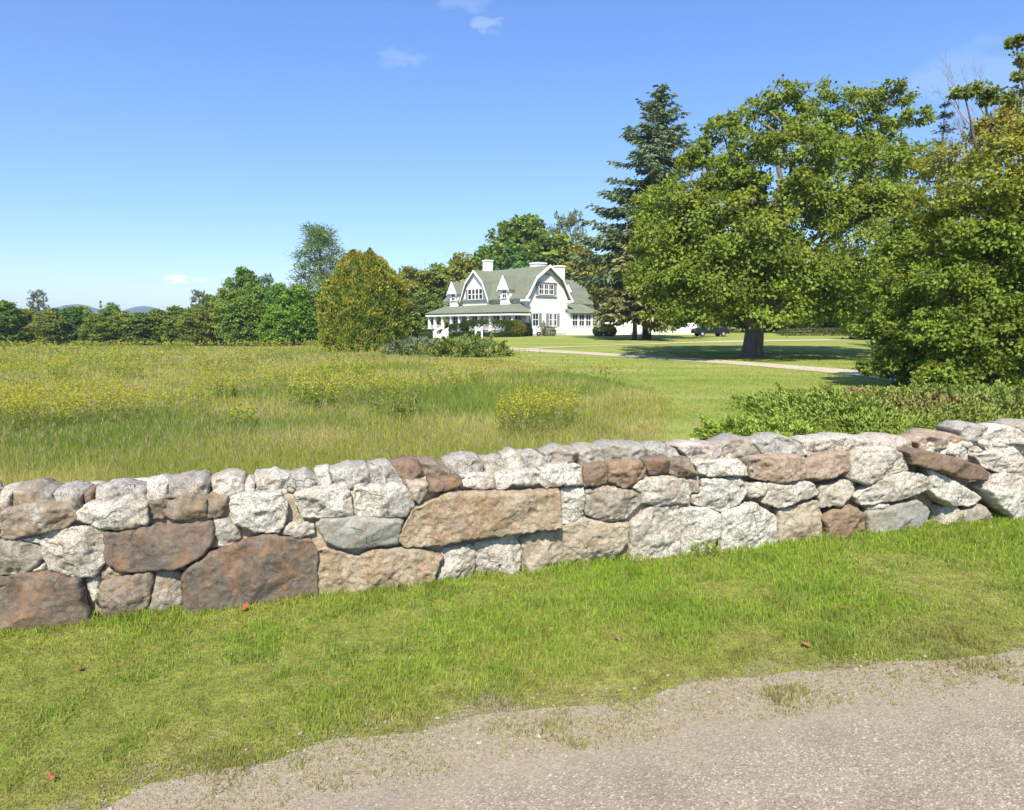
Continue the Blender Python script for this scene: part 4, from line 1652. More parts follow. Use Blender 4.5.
def limb(mb, a, b, ra, rb, r, n=5, wig=.06, sides=6, sag=0.0):
    a, b = np.asarray(a, float), np.asarray(b, float)
    L = np.linalg.norm(b - a)
    pts, rad = [], []
    for i in range(n + 1):
        t = i / n
        p = a + (b - a) * t
        p = p + r.normal(size=3) * wig * L * math.sin(math.pi * t)
        p[2] += sag * L * math.sin(math.pi * t)
        pts.append(tuple(p))
        rad.append(ra + (rb - ra) * t)
    mb.tube(pts, rad, sides)
    return pts


def twigs(mb, p, d, L, ra, depth, r, spread_=.7, sides=5, ratio=.68, kids=3, up=.15):
    """recursive bare branching"""
    q = np.asarray(p) + np.asarray(d) * L
    m = np.asarray(p) + np.asarray(d) * L * .5 + r.normal(size=3) * L * .05
    mb.tube([tuple(p), tuple(m), tuple(q)], [ra, ra * .8, ra * .62], max(3, sides))
    if depth == 0:
        return
    for k in range(kids):
        nd_ = np.asarray(d) + r.normal(size=3) * spread_
        nd_[2] += up
        nd_ /= np.linalg.norm(nd_)
        t = r.uniform(.45, 1)
        twigs(mb, np.asarray(p) + (q - np.asarray(p)) * t, nd_, L * ratio * r.uniform(.8, 1.15), ra * .6 * (1.05 - .3 * t), depth - 1, r, spread_, sides - 1, ratio, kids, up)


LEAF = leaf_mat('broad_leaves', .32)
NEEDLE = leaf_mat('conifer_needles', .12, .6, .2)
BARK = bark_mat('grey_brown_bark', (.09, .075, .06), (.23, .20, .17))
BARKD = bark_mat('dark_bark', (.05, .04, .033), (.13, .105, .085))
BARKP = bark_mat('pale_dead_wood', (.22, .205, .19), (.38, .36, .34))


def finish_tree(name, label, cat, loc, fol, fmat, wood, wmat, group=None, crown='crown', rz=0, sc_=1.0, tint=None):
    t = empty(name, tuple(float(v) for v in loc), rz)
    t.scale = (sc_, sc_, sc_)
    tag(t, label, cat, group)
    if wood is not None and wood.v:
        wood.build('trunk', wmat, t, True, fixn=False)
    if fol is not None and fol.V:
        o = link(crown, fol.mesh(crown, fmat), t)
        if tint:
            o.color = (*tint, 1)
    return t


# ------------------------------------------------------------------ the big maple on the lawn
def maple():
    r = np.random.default_rng(3)
    base = on_ground(752, 357)
    Y0 = base[1]
    s = F / Y0
    X0, Z0 = base[0], base[2]

    def loc(px, py, dy):
        return np.array([(px - 512) / F * (Y0 + dy) - X0, dy, zpix(py, Y0 + dy) - Z0])
    B = [(738, 185, 20), (790, 185, 18), (800, 128, 16), (768, 130, 16), (820, 135, 18), (855, 135, 18), (705, 188, 16), (858, 195, 24), (690, 255, 28), (775, 102, 17), (742, 118, 20), (800, 108, 20), (838, 118, 22), (876, 104, 19), (903, 124, 15), (713, 140, 22), (690, 158, 14), (722, 172, 22), (752, 150, 20),
         (790, 150, 24), (826, 160, 28), (862, 160, 26), (895, 165, 22), (742, 205, 18), (660, 205, 26), (690, 222, 28), (652, 246, 26), (720, 235, 32), (762, 240, 34), (800, 215, 34), (838, 220, 36),
         (878, 215, 30), (905, 235, 24), (640, 280, 22), (672, 280, 32), (710, 280, 36), (755, 275, 38), (800, 270, 38), (845, 268, 34), (885, 268, 26),
         (655, 306, 18), (690, 308, 26), (730, 312, 22), (775, 305, 26), (815, 302, 28), (855, 300, 26), (890, 300, 18)]
    fo = Fol()
    wood = MB()
    # trunk
    wood.tube([(0, 0, -.3), (0, 0, .05), (.02, 0, .4), (.08, 0, 1.4), (.14, 0, 2.6), (.25, 0, 3.6)], [.82, .72, .62, .55, .56, .54], 14)
    mains = []
    for (px, py, dy) in ((745, 180, .5), (772, 150, -.6), (800, 190, 1.5), (700, 235, -2), (690, 200, 2), (840, 230, -2.4), (850, 180, 2.4), (760, 230, -3.5), (770, 220, 4.0), (660, 270, 0.5), (878, 255, .5)):
        q = loc(px, py, dy)
        a = np.array([.1 + q[0] * .03, dy * .05, 2.6 + r.uniform(0, .9)])
        pts = limb(wood, a, q, .34, .10, r, 6, .03, 8, .06)
        mains.append(pts)
    allp = np.array([p for pts in mains for p in pts[2:]])
    cx = loc(765, 230, 0)
    for (px, py, rp) in B:
        rb = rp / s * (1.02 if py < 215 else .94)
        if px < 690 and py > 240:
            px += 9
            py -= 3
        if py < 215:
            rb *= .93
            py += 6
        hx = (px - 765) / 150
        vz = (py - 235) / 150
        half = 5.8 * math.sqrt(max(.02, 1 - hx * hx - max(0, -vz) ** 2 * .8))
        nn = 1 if (half < 2.4 or py < 150) else 2
        for k in range(nn):
            dy = r.uniform(-2.5, 2.5) if nn == 1 else (-half + 2 * half * k / (nn - 1)) * r.uniform(.65, .95)
            c = loc(px + r.uniform(-5, 5), py + r.uniform(-4, 4) + (abs(dy) * .5), dy)
            blob_leaves(fo, c, (rb * 1.0, rb * 1.05, rb * .9), int(22 * (rb / 1.5) ** 1.5) + 8, 60, .20, (.160, .222, .034), r, .30, .7, hue=.5, hueto=(1.7, 1.2, .7), up=.9, j=.22)
            j = np.argmin(np.linalg.norm(allp - c, axis=1))
            limb(wood, allp[j], c, .10, .03, r, 4, .06, 5, .03)
            for _ in range(3):
                limb(wood, c, c + rdir(1, r)[0] * rb * .8, .035, .012, r, 2, .05, 4)
    print('maple leaves', sum(len(v) for v in fo.V) // 4)
    finish_tree('maple_tree', 'big spreading maple with a thick grey trunk standing alone on the lawn', 'tree', base, fo, LEAF, wood, BARK)


maple()


# ------------------------------------------------------------------ large bushy tree at the right edge, behind the wall
def right_tree():
    r = np.random.default_rng(8)
    Y0 = 19.5
    s = F / Y0
    b = at(985, Y0)
    X0, Z0 = b[0], b[2]

    def loc(px, py, dy):
        return np.array([(px - 512) / F * Y0 - X0, dy, zpix(py, Y0) - Z0])
    B = [(1010, 130, 34), (970, 165, 34), (1040, 160, 50), (935, 205, 30), (985, 205, 42), (1050, 215, 56), (920, 245, 26), (960, 245, 40), (1015, 255, 50), (1075, 270, 60),
         (915, 285, 28), (950, 295, 40), (1000, 300, 48), (1050, 310, 50), (905, 330, 26), (940, 335, 38), (985, 340, 46), (1040, 350, 50), (903, 376, 18), (928, 386, 22), (918, 362, 24), (955, 368, 34), (1010, 372, 40), (1070, 370, 46),
         (1110, 200, 60), (1120, 290, 60), (1100, 130, 55), (1060, 95, 36)]
    fo = Fol()
    wood = MB()
    wood.tube([(0, 0, -.3), (0, 0, .6), (.05, 0, 2.0), (.1, 0, 4.0), (.15, 0, 6.2)], [.34, .28, .24, .18, .08], 10)
    for (px, py, rp) in B:
        rb = rp / s
        for dy in (-1.3, 1.4):
            c = loc(px + r.uniform(-6, 6), py + r.uniform(-5, 5), dy + r.uniform(-.5, .5))
            t = np.clip((250 - py) / 150, 0, 1)
            base = np.array((.160, .225, .034)) * (1 - t) + np.array((.255, .25, .05)) * t
            blob_leaves(fo, c, (rb * .92, rb * .95, rb * .76), int(34 * (rb) ** 1.6) + 10, 48, .105, base, r, .27, .55, hue=.4 + .4 * t, hueto=(1.65, 1.1, .7), up=.6, fill=.5)
            limb(wood, (0, 0, min(5.8, max(.6, c[2] * .75))), c, .07, .02, r, 4, .05, 5, .04)
    # a few leafy shoots standing out of the top
    for (px, py, rp) in ((985, 92, 9), (965, 95, 7), (1012, 46, 5), (1030, 60, 10), (1000, 100, 10), (1022, 78, 5)):
        c = loc(px, py, 1)
        blob_leaves(fo, c, (rp / s * 1.5, rp / s, rp / s * .8), 16, 30, .11, (.17, .22, .06), r, .4, .5, hue=.2)
        limb(wood, loc(px + 18, py + 60, 1), c, .05, .015, r, 4, .03, 5)
    print('right leaves', sum(len(v) for v in fo.V) // 4)
    finish_tree('leafy_tree', 'large yellow tinged leafy tree sweeping down to the ground at the right edge', 'tree', b, fo, LEAF, wood, BARK)


right_tree()


# ------------------------------------------------------------------ conifers
def spruce_fol(fo, wood, H, Rb, r, lean=0.0, colr=(.040, .060, .030), dens=1.0, z0=.06, droop=.22, spray=.5, power=.85, gaps=.25, k=7):
    wood.tube([(0, 0, -.3), (0, 0, H * .3), (lean * .5, 0, H * .6), (lean, 0, H * .99)], [H * .018 + .05, H * .014 + .03, H * .009 + .02, .015], 8)
    nlev = int(H * 2.0 * dens)
    for i in range(nlev):
        t = (i + r.random()) / nlev
        z = H * (z0 + (1 - z0) * t)
        Lm = Rb * (1 - t) ** power + .25
        for a in range(int(5 + 2 * (1 - t))):
            if r.random() < gaps * .6:
                continue
            th = r.uniform(0, 2 * math.pi)
            L = Lm * r.uniform(.55, 1.15)
            if r.random() < .08:
                L *= 1.25
            d = np.array([math.cos(th), math.sin(th), 0])
            base = np.array([lean * t * t, 0, z])
            n = max(3, int(L / .42))
            tt = (np.arange(n) + .5) / n
            rise = (.12 + .5 * t)
            zz = -droop * L * np.sin(tt * math.pi * .62) * (1 - t * .8) + rise * L * tt ** 1.5 * .6
            P = base[None, :] + d[None, :] * (L * tt)[:, None]
            P[:, 2] += zz
            wood.tube([tuple(base), tuple(P[n // 2]), tuple(P[-1])], [.05 + .01 * L, .035, .012], 4)
            m = n * k
            C = np.repeat(P, k, 0) + r.normal(size=(m, 3)) * np.array([.10, .10, .06]) * (1 + .2 * L)
            side = np.cross(d, [0, 0, 1])
            D = d[None, :] * r.uniform(.2, 1, (m, 1)) + side[None, :] * r.uniform(-1, 1, (m, 1))
            D[:, 2] -= r.uniform(-.1, .75, m) * (1 - .6 * t)
            Nn = rdir(m, r) * .8 + d * .5 + np.array([0, -.2, .35])
            c = colvar(colr, m, .25, r, .3, (1.5, 1.25, .7)) * (1 + r.uniform(-.2, .2))
            sz = spray * r.uniform(.6, 1.2, m) * (.55 + .45 * (1 - t))
            fo.add(C, D, Nn, sz, sz * .34, c)


def mk_spruce(name, label, px, Y, toppy, Rb, seed, **kw):
    r = np.random.default_rng(seed)
    b = at(px, Y)
    H = zpix(toppy, Y) - b[2]
    fo, wood = Fol(), MB()
    spruce_fol(fo, wood, H, Rb, r, **kw)
    print(name, H, sum(len(v) for v in fo.V) // 4)
    return finish_tree(name, label, 'tree', b, fo, NEEDLE, wood, BARKD)


mk_spruce('spruce_tree', 'tallest dark blue green spruce with a ragged top, between house and maple', 646, 74, 99, 7.0, 21, lean=1.0, colr=(.12, .17, .085), gaps=.3, z0=.27, spray=.92, droop=.22, power=.62, k=13)
mk_spruce('spruce_tree', 'shorter drooping olive brown spruce with bare lower trunk in front of the outbuilding', 634, 70, 228, 3.7, 22, colr=(.20, .21, .085), gaps=.05, z0=.22, spray=.8, droop=.35, power=.5, k=18, dens=1.5)
mk_spruce('spruce_tree', 'narrow dark spruce tip showing between the maple and the right edge tree', 926, 48, 112, 2.6, 23, colr=(.035, .058, .035), gaps=.1, z0=.05, spray=.42, power=.8)


# ------------------------------------------------------------------ golden green cedar bush on the meadow edge
def cedar():
    r = np.random.default_rng(5)
    b = on_ground(366, 351)
    Y0 = b[1]
    s = F / Y0
    H = (351 - 256) / s
    Rm = 43 / s
    fo, wood = Fol(), MB()
    n = 52000
    t = r.random(n) ** .85
    th = r.uniform(0, 2 * math.pi, n)
    prof = np.interp(t, [0, .06, .2, .35, .5, .68, .82, .92, 1.0], [.80, .95, 1.0, .99, .94, .82, .64, .46, .22])
    d = np.stack([np.cos(th), np.sin(th), t * 2.2], 1)
    q1 = fbm(d * 2.6 + 3, 3) - .5
    q2 = fbm(d * 7 + 9, 2) - .5
    rr = prof * (1 + .28 * q1 + .32 * q2) * (1 - .10 * r.exponential(1, n))
    top = .98 + .22 * q1
    P = np.stack([np.cos(th) * rr * Rm, np.sin(th) * rr * Rm * .95, t * H * top], 1)
    out = np.stack([np.cos(th), np.sin(th), .5 + 0 * t], 1)
    D = unit(out) * .7 + rdir(n, r) * .5 + np.array([0, 0, .6])
    Nn = rdir(n, r) * .5 + out
    tint = np.clip(q2 * 3 + .38 + .8 * (t - .5) + .6 * q1, 0, 1)[:, None]
    green, gold = np.array((.140, .200, .032)), np.array((.265, .265, .040))
    c = (green * (1 - tint) + gold * tint + np.array((.03, -.02, 0)) * np.clip(t - .85, 0, 1)[:, None] * 5) * (1 + r.uniform(-.2, .2, (n, 1)))
    sz = .17 * r.uniform(.6, 1.4, n)
    fo.add(P, D, Nn, sz, sz * .55, c)
    for k in range(9):
        a = k * 2 * math.pi / 9
        wood.tube([(math.cos(a) * .25, math.sin(a) * .25, -.2), (math.cos(a) * .8, math.sin(a) * .8, 1.0), (math.cos(a) * 1.0, math.sin(a) * 1.0, H * .7)], [.14, .10, .03], 6)
    finish_tree('cedar_tree', 'dense rounded golden green cedar at the far edge of the meadow, left of the junipers', 'tree', b, fo, NEEDLE, wood, BARKD)


cedar()


# ------------------------------------------------------------------ junipers and clipped hedges
def juniper(label, loc3, rad, n, base, r, sz=.2, arms=26, name='juniper_shrub', patch=None, group='spreading junipers'):
    fo, wood = Fol(), MB()
    n1 = int(n * .55)
    P, d, q = lump_pts((0, 0, 0), rad, n1, r, .34, 2.2, -.05, .12)
    D = d * .5 + rdir(n1 if len(d) == n1 else len(d), r) * .5
    D[:, 2] += .25
    Nn = rdir(len(d), r) * .5 + d
    Nn[:, 2] += .5
    tone = 1 + q[:, None] * .5

    def pc(P_):
        c = colvar(base, len(P_), .22, r, .35, (1.5, 1.2, .7))
        if patch is not None:
            pp = ss(.52, .66, n2(P_[:, 0] + patch[0], P_[:, 1] + patch[1], .55, 12, 2))[:, None] * patch[2]
            c = c * (1 - pp) + np.array((.24, .165, .08)) * (.8 + .4 * r.random((len(P_), 1))) * pp
        return c
    s_ = sz * r.uniform(.6, 1.3, len(d))
    fo.add(P, D, Nn, s_, s_ * .4, pc(P) * tone)
    # feathery arms reaching up and outward
    narm = arms
    per = int(n * .45 / narm)
    for k in range(narm):
        dd_ = rdir(1, r)[0]
        dd_[2] = abs(dd_[2]) * .5 + .25
        st = dd_ * np.asarray(rad) * r.uniform(.45, .95)
        od = unit((dd_ * np.array([1, 1, .6]) + r.normal(size=3) * .25)[None, :])[0]
        L = r.uniform(.5, 1.1) * max(rad[2], .4) * .85
        tt = r.random(per)
        C = st[None, :] + od[None, :] * (tt * L)[:, None] + r.normal(size=(per, 3)) * .07 * (1.3 - tt)[:, None] * (sz / .12)
        D = od[None, :] * .9 + rdir(per, r) * .55
        Nn = rdir(per, r) * .5 + np.array([0, 0, 1.0])
        s_ = sz * r.uniform(.6, 1.3, per)
        fo.add(C, D, Nn, s_, s_ * .36, pc(C) * r.uniform(.85, 1.25))
        wood.tube([(st[0] * .2, st[1] * .2, 0), tuple(st * .8), tuple(st + od * L * .8)], [.03, .02, .006], 4)
    return finish_tree(name, label, 'shrub', loc3, fo, NEEDLE, wood, BARKD, group, 'foliage')


rj = np.random.default_rng(31)
p = on_ground(418, 355)
juniper('bluish green spreading juniper right beside the golden cedar', (p[0], p[1] + 1, p[2]), (2.5, 1.7, .9), 15000, (.135, .180, .10), rj, .17, 40)
p = on_ground(470, 357)
juniper('greener spreading juniper in front of the porch hedge', (p[0], p[1] + 1, p[2]), (2.5, 1.8, 1.05), 17000, (.150, .21, .055), rj, .17, 44)
# low sprawl just behind the wall at right
jl = [(775, 424, 11.6, (1.1, 1.9, .42), (.20, .28, .045), None, 'bright green leftmost low juniper just behind the wall'),
      (838, 412, 14.6, (1.9, 3.4, .55), (.18, .255, .045), None, 'green middle low juniper behind the wall, beside the browned one'),
      (915, 408, 14.8, (1.8, 3.4, .62), (.17, .215, .045), (1.0, 2.0, 1.0), 'low juniper behind the wall browned in large patches'),
      (1005, 404, 15.0, (2.3, 3.6, .66), (.155, .225, .045), (4, 4, .35), 'dark green rightmost low juniper behind the wall')]
for (px, py, Y, rad, base, patch, lb) in jl:
    b_ = at(px, Y)
    juniper(lb, (b_[0], b_[1], b_[2]), rad, 34000, base, rj, .08, 90, patch=patch, group='low junipers behind the wall')


def hedge(name, label, cat, px, Y, rad, n, base, seed, sz=.16, boxy=.0, tintto=None, dz=0.0, rz=0, group=None):
    r = np.random.default_rng(seed)
    b_ = at(px, Y)
    fo, wood = Fol(), MB()
    P, d, q = lump_pts((0, 0, 0), (1, 1, 1), n, r, .10, 2.5, -.8, .06)
    if boxy:
        e = boxy
        P = np.sign(P) * np.abs(P) ** e
    P = P * np.asarray(rad)[None, :]
    P[:, 2] += rad[2] * .75 + dz
    D = d * .5 + rdir(len(d), r) * .7
    Nn = d + rdir(len(d), r) * .6
    s_ = sz * r.uniform(.7, 1.3, len(d))
    fo.add(P, D, Nn, s_, s_ * .7, colvar(base, len(d), .2, r, .25))
    for k in range(4):
        wood.tube([(rad[0] * (k - 1.5) * .4, 0, -.1), (rad[0] * (k - 1.5) * .42, 0, rad[2] * 1.2)], [.05, .02], 5)
    return finish_tree(name, label, cat, (b_[0], b_[1], b_[2]), fo, LEAF, wood, BARKD, group, 'foliage', rz=rz)


hedge('clipped_hedge', 'long dark clipped hedge along the porch, behind the two white posts', 'hedge', 489, 86, (4.0, 1.0, 1.25), 12000, (.055, .085, .022), 41, boxy=.5, rz=R(-20))
hedge('clipped_hedge', 'dark clipped hedge bush right of the entrance steps', 'hedge', 459, 88, (1.25, 1.0, 1.1), 4000, (.052, .082, .022), 42, boxy=.6)
hedge('clipped_hedge', 'dark low hedge left of the entrance steps', 'hedge', 436, 98, (1.9, 1.0, .75), 4000, (.040, .066, .018), 43, boxy=.55)
hedge('round_bush', 'small light green rounded bush at the far left end of the porch', 'bush', 426, 94, (.9, .8, .6), 2500, (.075, .11, .03), 44)
hedge('golden_bush', 'yellow green upright bush at the corner of the gable', 'bush', 516, 85, (1.25, 1.1, 1.2), 6000, (.135, .155, .025), 45, sz=.15)
hedge('dark_bush', 'small dark bush between the golden bush and the gable window', 'bush', 527, 86.5, (.65, .6, .95), 2500, (.035, .055, .02), 46)
hedge('garden_plant', 'loose silvery plant in front of the gable wall', 'plant', 549, 87, (.85, .5, .7), 1100, (.13, .15, .085), 47, sz=.14)
hedge('garden_plant', 'thin pale climbing plant against the gable wall', 'plant', 543, 87.6, (.3, .25, 1.1), 400, (.15, .17, .10), 48, sz=.14)
hedge('round_bush', 'rounded green bush at the right end of the sunroom', 'bush', 604, 86, (1.5, 1.0, .85), 4500, (.06, .095, .022), 49)
hedge('low_shrub', 'low pale green shrub line beyond the maple trunk', 'bush', 820, 92, (6.5, 1.0, .6), 4000, (.09, .12, .04), 50)


# ------------------------------------------------------------------ background trees: a few kinds, copied
def proto_round(seed, base, hueto=(1.35, 1.15, .7), asp=1.0, lean=0, bl=18, k=30):
    r = np.random.default_rng(seed)
    fo, wood = Fol(), MB()
    H = 10.0
    for i in range(bl):
        t = (i + .5) / bl
        z = H * (.10 + .80 * t)
        R_ = 3.2 * asp * math.sqrt(max(.05, 1 - abs(t - .42) ** 2 * 2.3))
        a = i * 2.4 + r.uniform(-.4, .4)
        q = R_ * r.uniform(.35, .75) * (1 if i < bl - 2 else .25)
        c = np.array([math.cos(a) * q, math.sin(a) * q, z])
        rb = r.uniform(1.2, 1.9) * (1 - .3 * t)
        blob_leaves(fo, c, (rb * 1.1, rb * 1.1, rb), 26, k, .38, base, r, .34, .6, hue=.15, hueto=hueto, up=.6, low=-.8, fill=.5)
        limb(wood, (0, 0, z * .6), c, .09, .02, r, 3, .04, 4)
    wood.tube([(0, 0, -.5), (0, 0, 3), (.1, 0, 8.6)], [.24, .18, .04], 7)
    return fo, wood


def proto_conifer(seed, base, Rb=2.6):
    r = np.random.default_rng(seed)
    fo, wood = Fol(), MB()
    spruce_fol(fo, wood, 10.0, Rb, r, 0, base, 1.3, .05, .2, .5, .85, .05, 9)
    return fo, wood


def proto_airy(seed, base, asp=1.0):
    r = np.random.default_rng(seed)
    fo, wood = Fol(), MB()
    wood.tube([(0, 0, -.5), (0, 0, 4), (.15, 0, 9)], [.2, .15, .03], 7)
    for i in range(22):
        t = (i + .5) / 22
        z = 10 * (.35 + .6 * t)
        R_ = 2.6 * asp * math.sqrt(max(.05, 1 - abs(t - .5) ** 2 * 3.2))
        a = i * 2.4
        c = np.array([math.cos(a) * R_ * .8, math.sin(a) * R_ * .8, z])
        blob_leaves(fo, c, (.9, .9, .5), 12, 18, .26, base, r, .4, .5, hue=.2, low=-1)
        limb(wood, (0, 0, z * .75), c, .06, .015, r, 3, .05, 4)
    return fo, wood


def proto_pine(seed, base):
    r = np.random.default_rng(seed)
    fo, wood = Fol(), MB()
    wood.tube([(0, 0, -.5), (.1, 0, 4), (-.1, 0, 7), (.1, 0, 9.8)], [.2, .15, .1, .03], 8)
    for i in range(26):
        t = (i + .5) / 26
        z = 10 * (.38 + .6 * t)
        R_ = (1.9 if t < .75 else 1.1) * r.uniform(.5, 1.1) * (1.1 - .5 * t)
        a = i * 2.4 + r.uniform(-.6, .6)
        c = np.array([math.cos(a) * R_, math.sin(a) * R_, z])
        limb(wood, (0, 0, z * .96), c, .05, .015, r, 3, .04, 4)
        n = 380
        C = c + r.normal(size=(n, 3)) * np.array([.42, .42, .22])
        D = unit(C - c + np.array([0, 0, .25]))
        fo.add(C, D, rdir(n, r), .24, .08, colvar(base, n, .25, r))
    return fo, wood


def proto_dead(seed):
    r = np.random.default_rng(seed)
    wood = MB()
    wood.tube([(0, 0, -.5), (0, 0, 3), (.1, 0, 5.5)], [.2, .15, .1], 7)
    for k in range(7):
        a = k * 2.4
        d = np.array([math.cos(a) * .5, math.sin(a) * .5, .85])
        twigs(wood, np.array([.05, 0, 3.5 + .35 * k]), d / np.linalg.norm(d), 2.1, .07, 4, r, .42, 5, .68, 3, .15)
    return None, wood


PR = {}


def proto(kind):
    if kind in PR:
        return PR[kind]
    mk = {'round_a': lambda: proto_round(101, (.088, .135, .038)), 'round_b': lambda: proto_round(102, (.110, .150, .040), asp=1.15),
          'round_c': lambda: proto_round(103, (.075, .125, .036), asp=.85), 'round_d': lambda: proto_round(104, (.105, .138, .044), asp=1.0),
          'bright': lambda: proto_round(105, (.095, .155, .028), asp=1.0),
          'conifer': lambda: proto_conifer(106, (.07, .10, .045)), 'conifer_b': lambda: proto_conifer(107, (.085, .12, .038), 3.4),
          'airy': lambda: proto_airy(108, (.085, .10, .06)), 'pine': lambda: proto_pine(109, (.11, .15, .08)), 'dead': lambda: proto_dead(110)}[kind]
    fo, wood = mk()
    fm = None
    if fo is not None:
        fm = fo.mesh('crown', NEEDLE if kind in ('conifer', 'conifer_b', 'pine') else LEAF)
    wm = wood.build('trunk', BARKP if kind == 'dead' else BARKD, None, True, fixn=False)
    wme = wm.data
    bpy.data.objects.remove(wm)
    PR[kind] = (fm, wme)
    return PR[kind]


def bg_tree(kind, px, Y, toppy, wpx, label, group, tint=(1, 1, 1), name=None):
    fm, wm = proto(kind)
    b_ = at(px, Y)
    H = zpix(toppy, Y) - b_[2]
    sz_ = H / 10.0
    natural = {'round_a': 6.4, 'round_b': 7.4, 'round_c': 5.4, 'round_d': 6.4, 'bright': 6.4, 'conifer': 5.2, 'conifer_b': 6.2, 'airy': 5.4, 'pine': 4.2, 'dead': 5.0}[kind]
    sxy = (wpx / F * Y) / natural if wpx else sz_
    nm = name or {'conifer': 'conifer_tree', 'conifer_b': 'conifer_tree', 'pine': 'pine_tree', 'dead': 'dead_tree'}.get(kind, 'broadleaf_tree')
    t = empty(nm, (b_[0], b_[1], b_[2]), random.uniform(0, 6.28))
    t.scale = (sxy, sxy, sz_)
    tag(t, label, 'tree', group)
    link('trunk', wm, t)
    if fm:
        o = link('crown', fm, t)
        o.color = (tint[0] * 1.85, tint[1] * 1.7, tint[2] * 1.2, 1)
    return t


GL = 'trees along the far side of the meadow'
LINE = [
 ('round_c', -30, 104, 298, 60, 'dark tree cut by the left edge at the far side of the meadow', (.9, .95, .9)),
 ('round_a', 6, 100, 301, 46, 'dark green leftmost full tree at the left edge, beyond the meadow', (.85, .95, .9)),
 ('round_b', 30, 108, 308, 40, 'low yellowish tree just left of the thin grey tree', (1.1, 1.05, .9)),
 ('airy', 43, 118, 289, 17, 'thin airy grey green tree rising highest near the left edge', (.8, .95, 1.3)),
 ('round_d', 56, 101, 309, 34, 'low olive tree right of the thin grey tree', (1, 1, 1)),
 ('round_c', 77, 103, 306, 34, 'dark bluish green tree in front of the left hill', (.7, .85, .95)),
 ('bright', 88, 112, 306, 26, 'light yellow green tree at the right foot of the left hill', (1.15, 1.0, 1)),
 ('conifer', 105, 112, 301, 10, 'small pointed dark conifer between the two blue hills', (1, 1, 1.1)),
 ('round_a', 116, 110, 303, 24, 'round tree right beside the small pointed conifer', (.9, 1, 1.1)),
 ('round_b', 100, 101, 313, 32, 'low mid green bushy tree under the small pointed conifer', (.95, 1, .95)),
 ('round_d', 128, 103, 312, 34, 'low olive tree in front of the right hill', (1.0, 1.05, .9)),
 ('round_c', 146, 104, 312, 30, 'low dark tree under the right hill', (.9, .9, .9)),
 ('round_b', 160, 106, 308, 34, 'broad light olive tree under the white cloud', (1.15, 1.1, 1)),
 ('round_a', 180, 104, 306, 34, 'dull green tree left of the tall airy pale tree', (.95, .95, .9)),
 ('airy', 203, 112, 289, 17, 'pale airy tree with thin top, left of the tall tree group', (.95, 1.05, 1.25)),
 ('round_d', 198, 101, 306, 32, 'low yellowish tree below the pale airy tree', (1.05, 1.05, .9)),
 ('round_c', 213, 106, 294, 22, 'narrow dark tree right of the pale airy tree', (.8, .85, .9)),
 ('round_b', 228, 103, 287, 32, 'yellowish green tree at the left of the tall tree group', (1.0, 1.05, .9)),
 ('round_c', 248, 107, 267, 32, 'tallest pointed tree of the group right of centre in the tree line', (1, 1.1, 1)),
 ('round_c', 244, 99, 296, 34, 'leafy tree below the tallest pointed one', (1.05, 1.1, .9)),
 ('round_a', 262, 102, 285, 30, 'round mid green tree in the tall tree group', (.95, 1.05, 1)),
 ('airy', 270, 112, 273, 18, 'grey green airy tree just right of the tallest pointed tree', (.75, .95, 1.1)),
 ('round_c', 282, 101, 283, 28, 'dark tree with a pointed top left of the bare dead tree', (.9, 1.1, .95)),
 ('dead', 293, 112, 274, 18, 'bare grey dead tree standing in the tree line', (1, 1, 1)),
 ('bright', 300, 98, 286, 46, 'bright green leafy tree left of the golden cedar', (.85, 1, .9)),
 ('bright', 280, 96, 306, 36, 'bright green low tree at the meadow edge under the dead tree', (.95, 1.05, .9)),
 ('round_a', 330, 100, 281, 44, 'green tree right behind the golden cedar, under the tall pine', (.95, 1, 1)),
]
for (kind, px, Y, tp, wp, lb, ti) in LINE:
    bg_tree(kind, px, Y, tp, wp, lb, GL, ti)
bg_tree('pine', 324, 118, 229, 50, 'tall open crowned pine standing above the golden cedar', None, (.85, .95, .85))

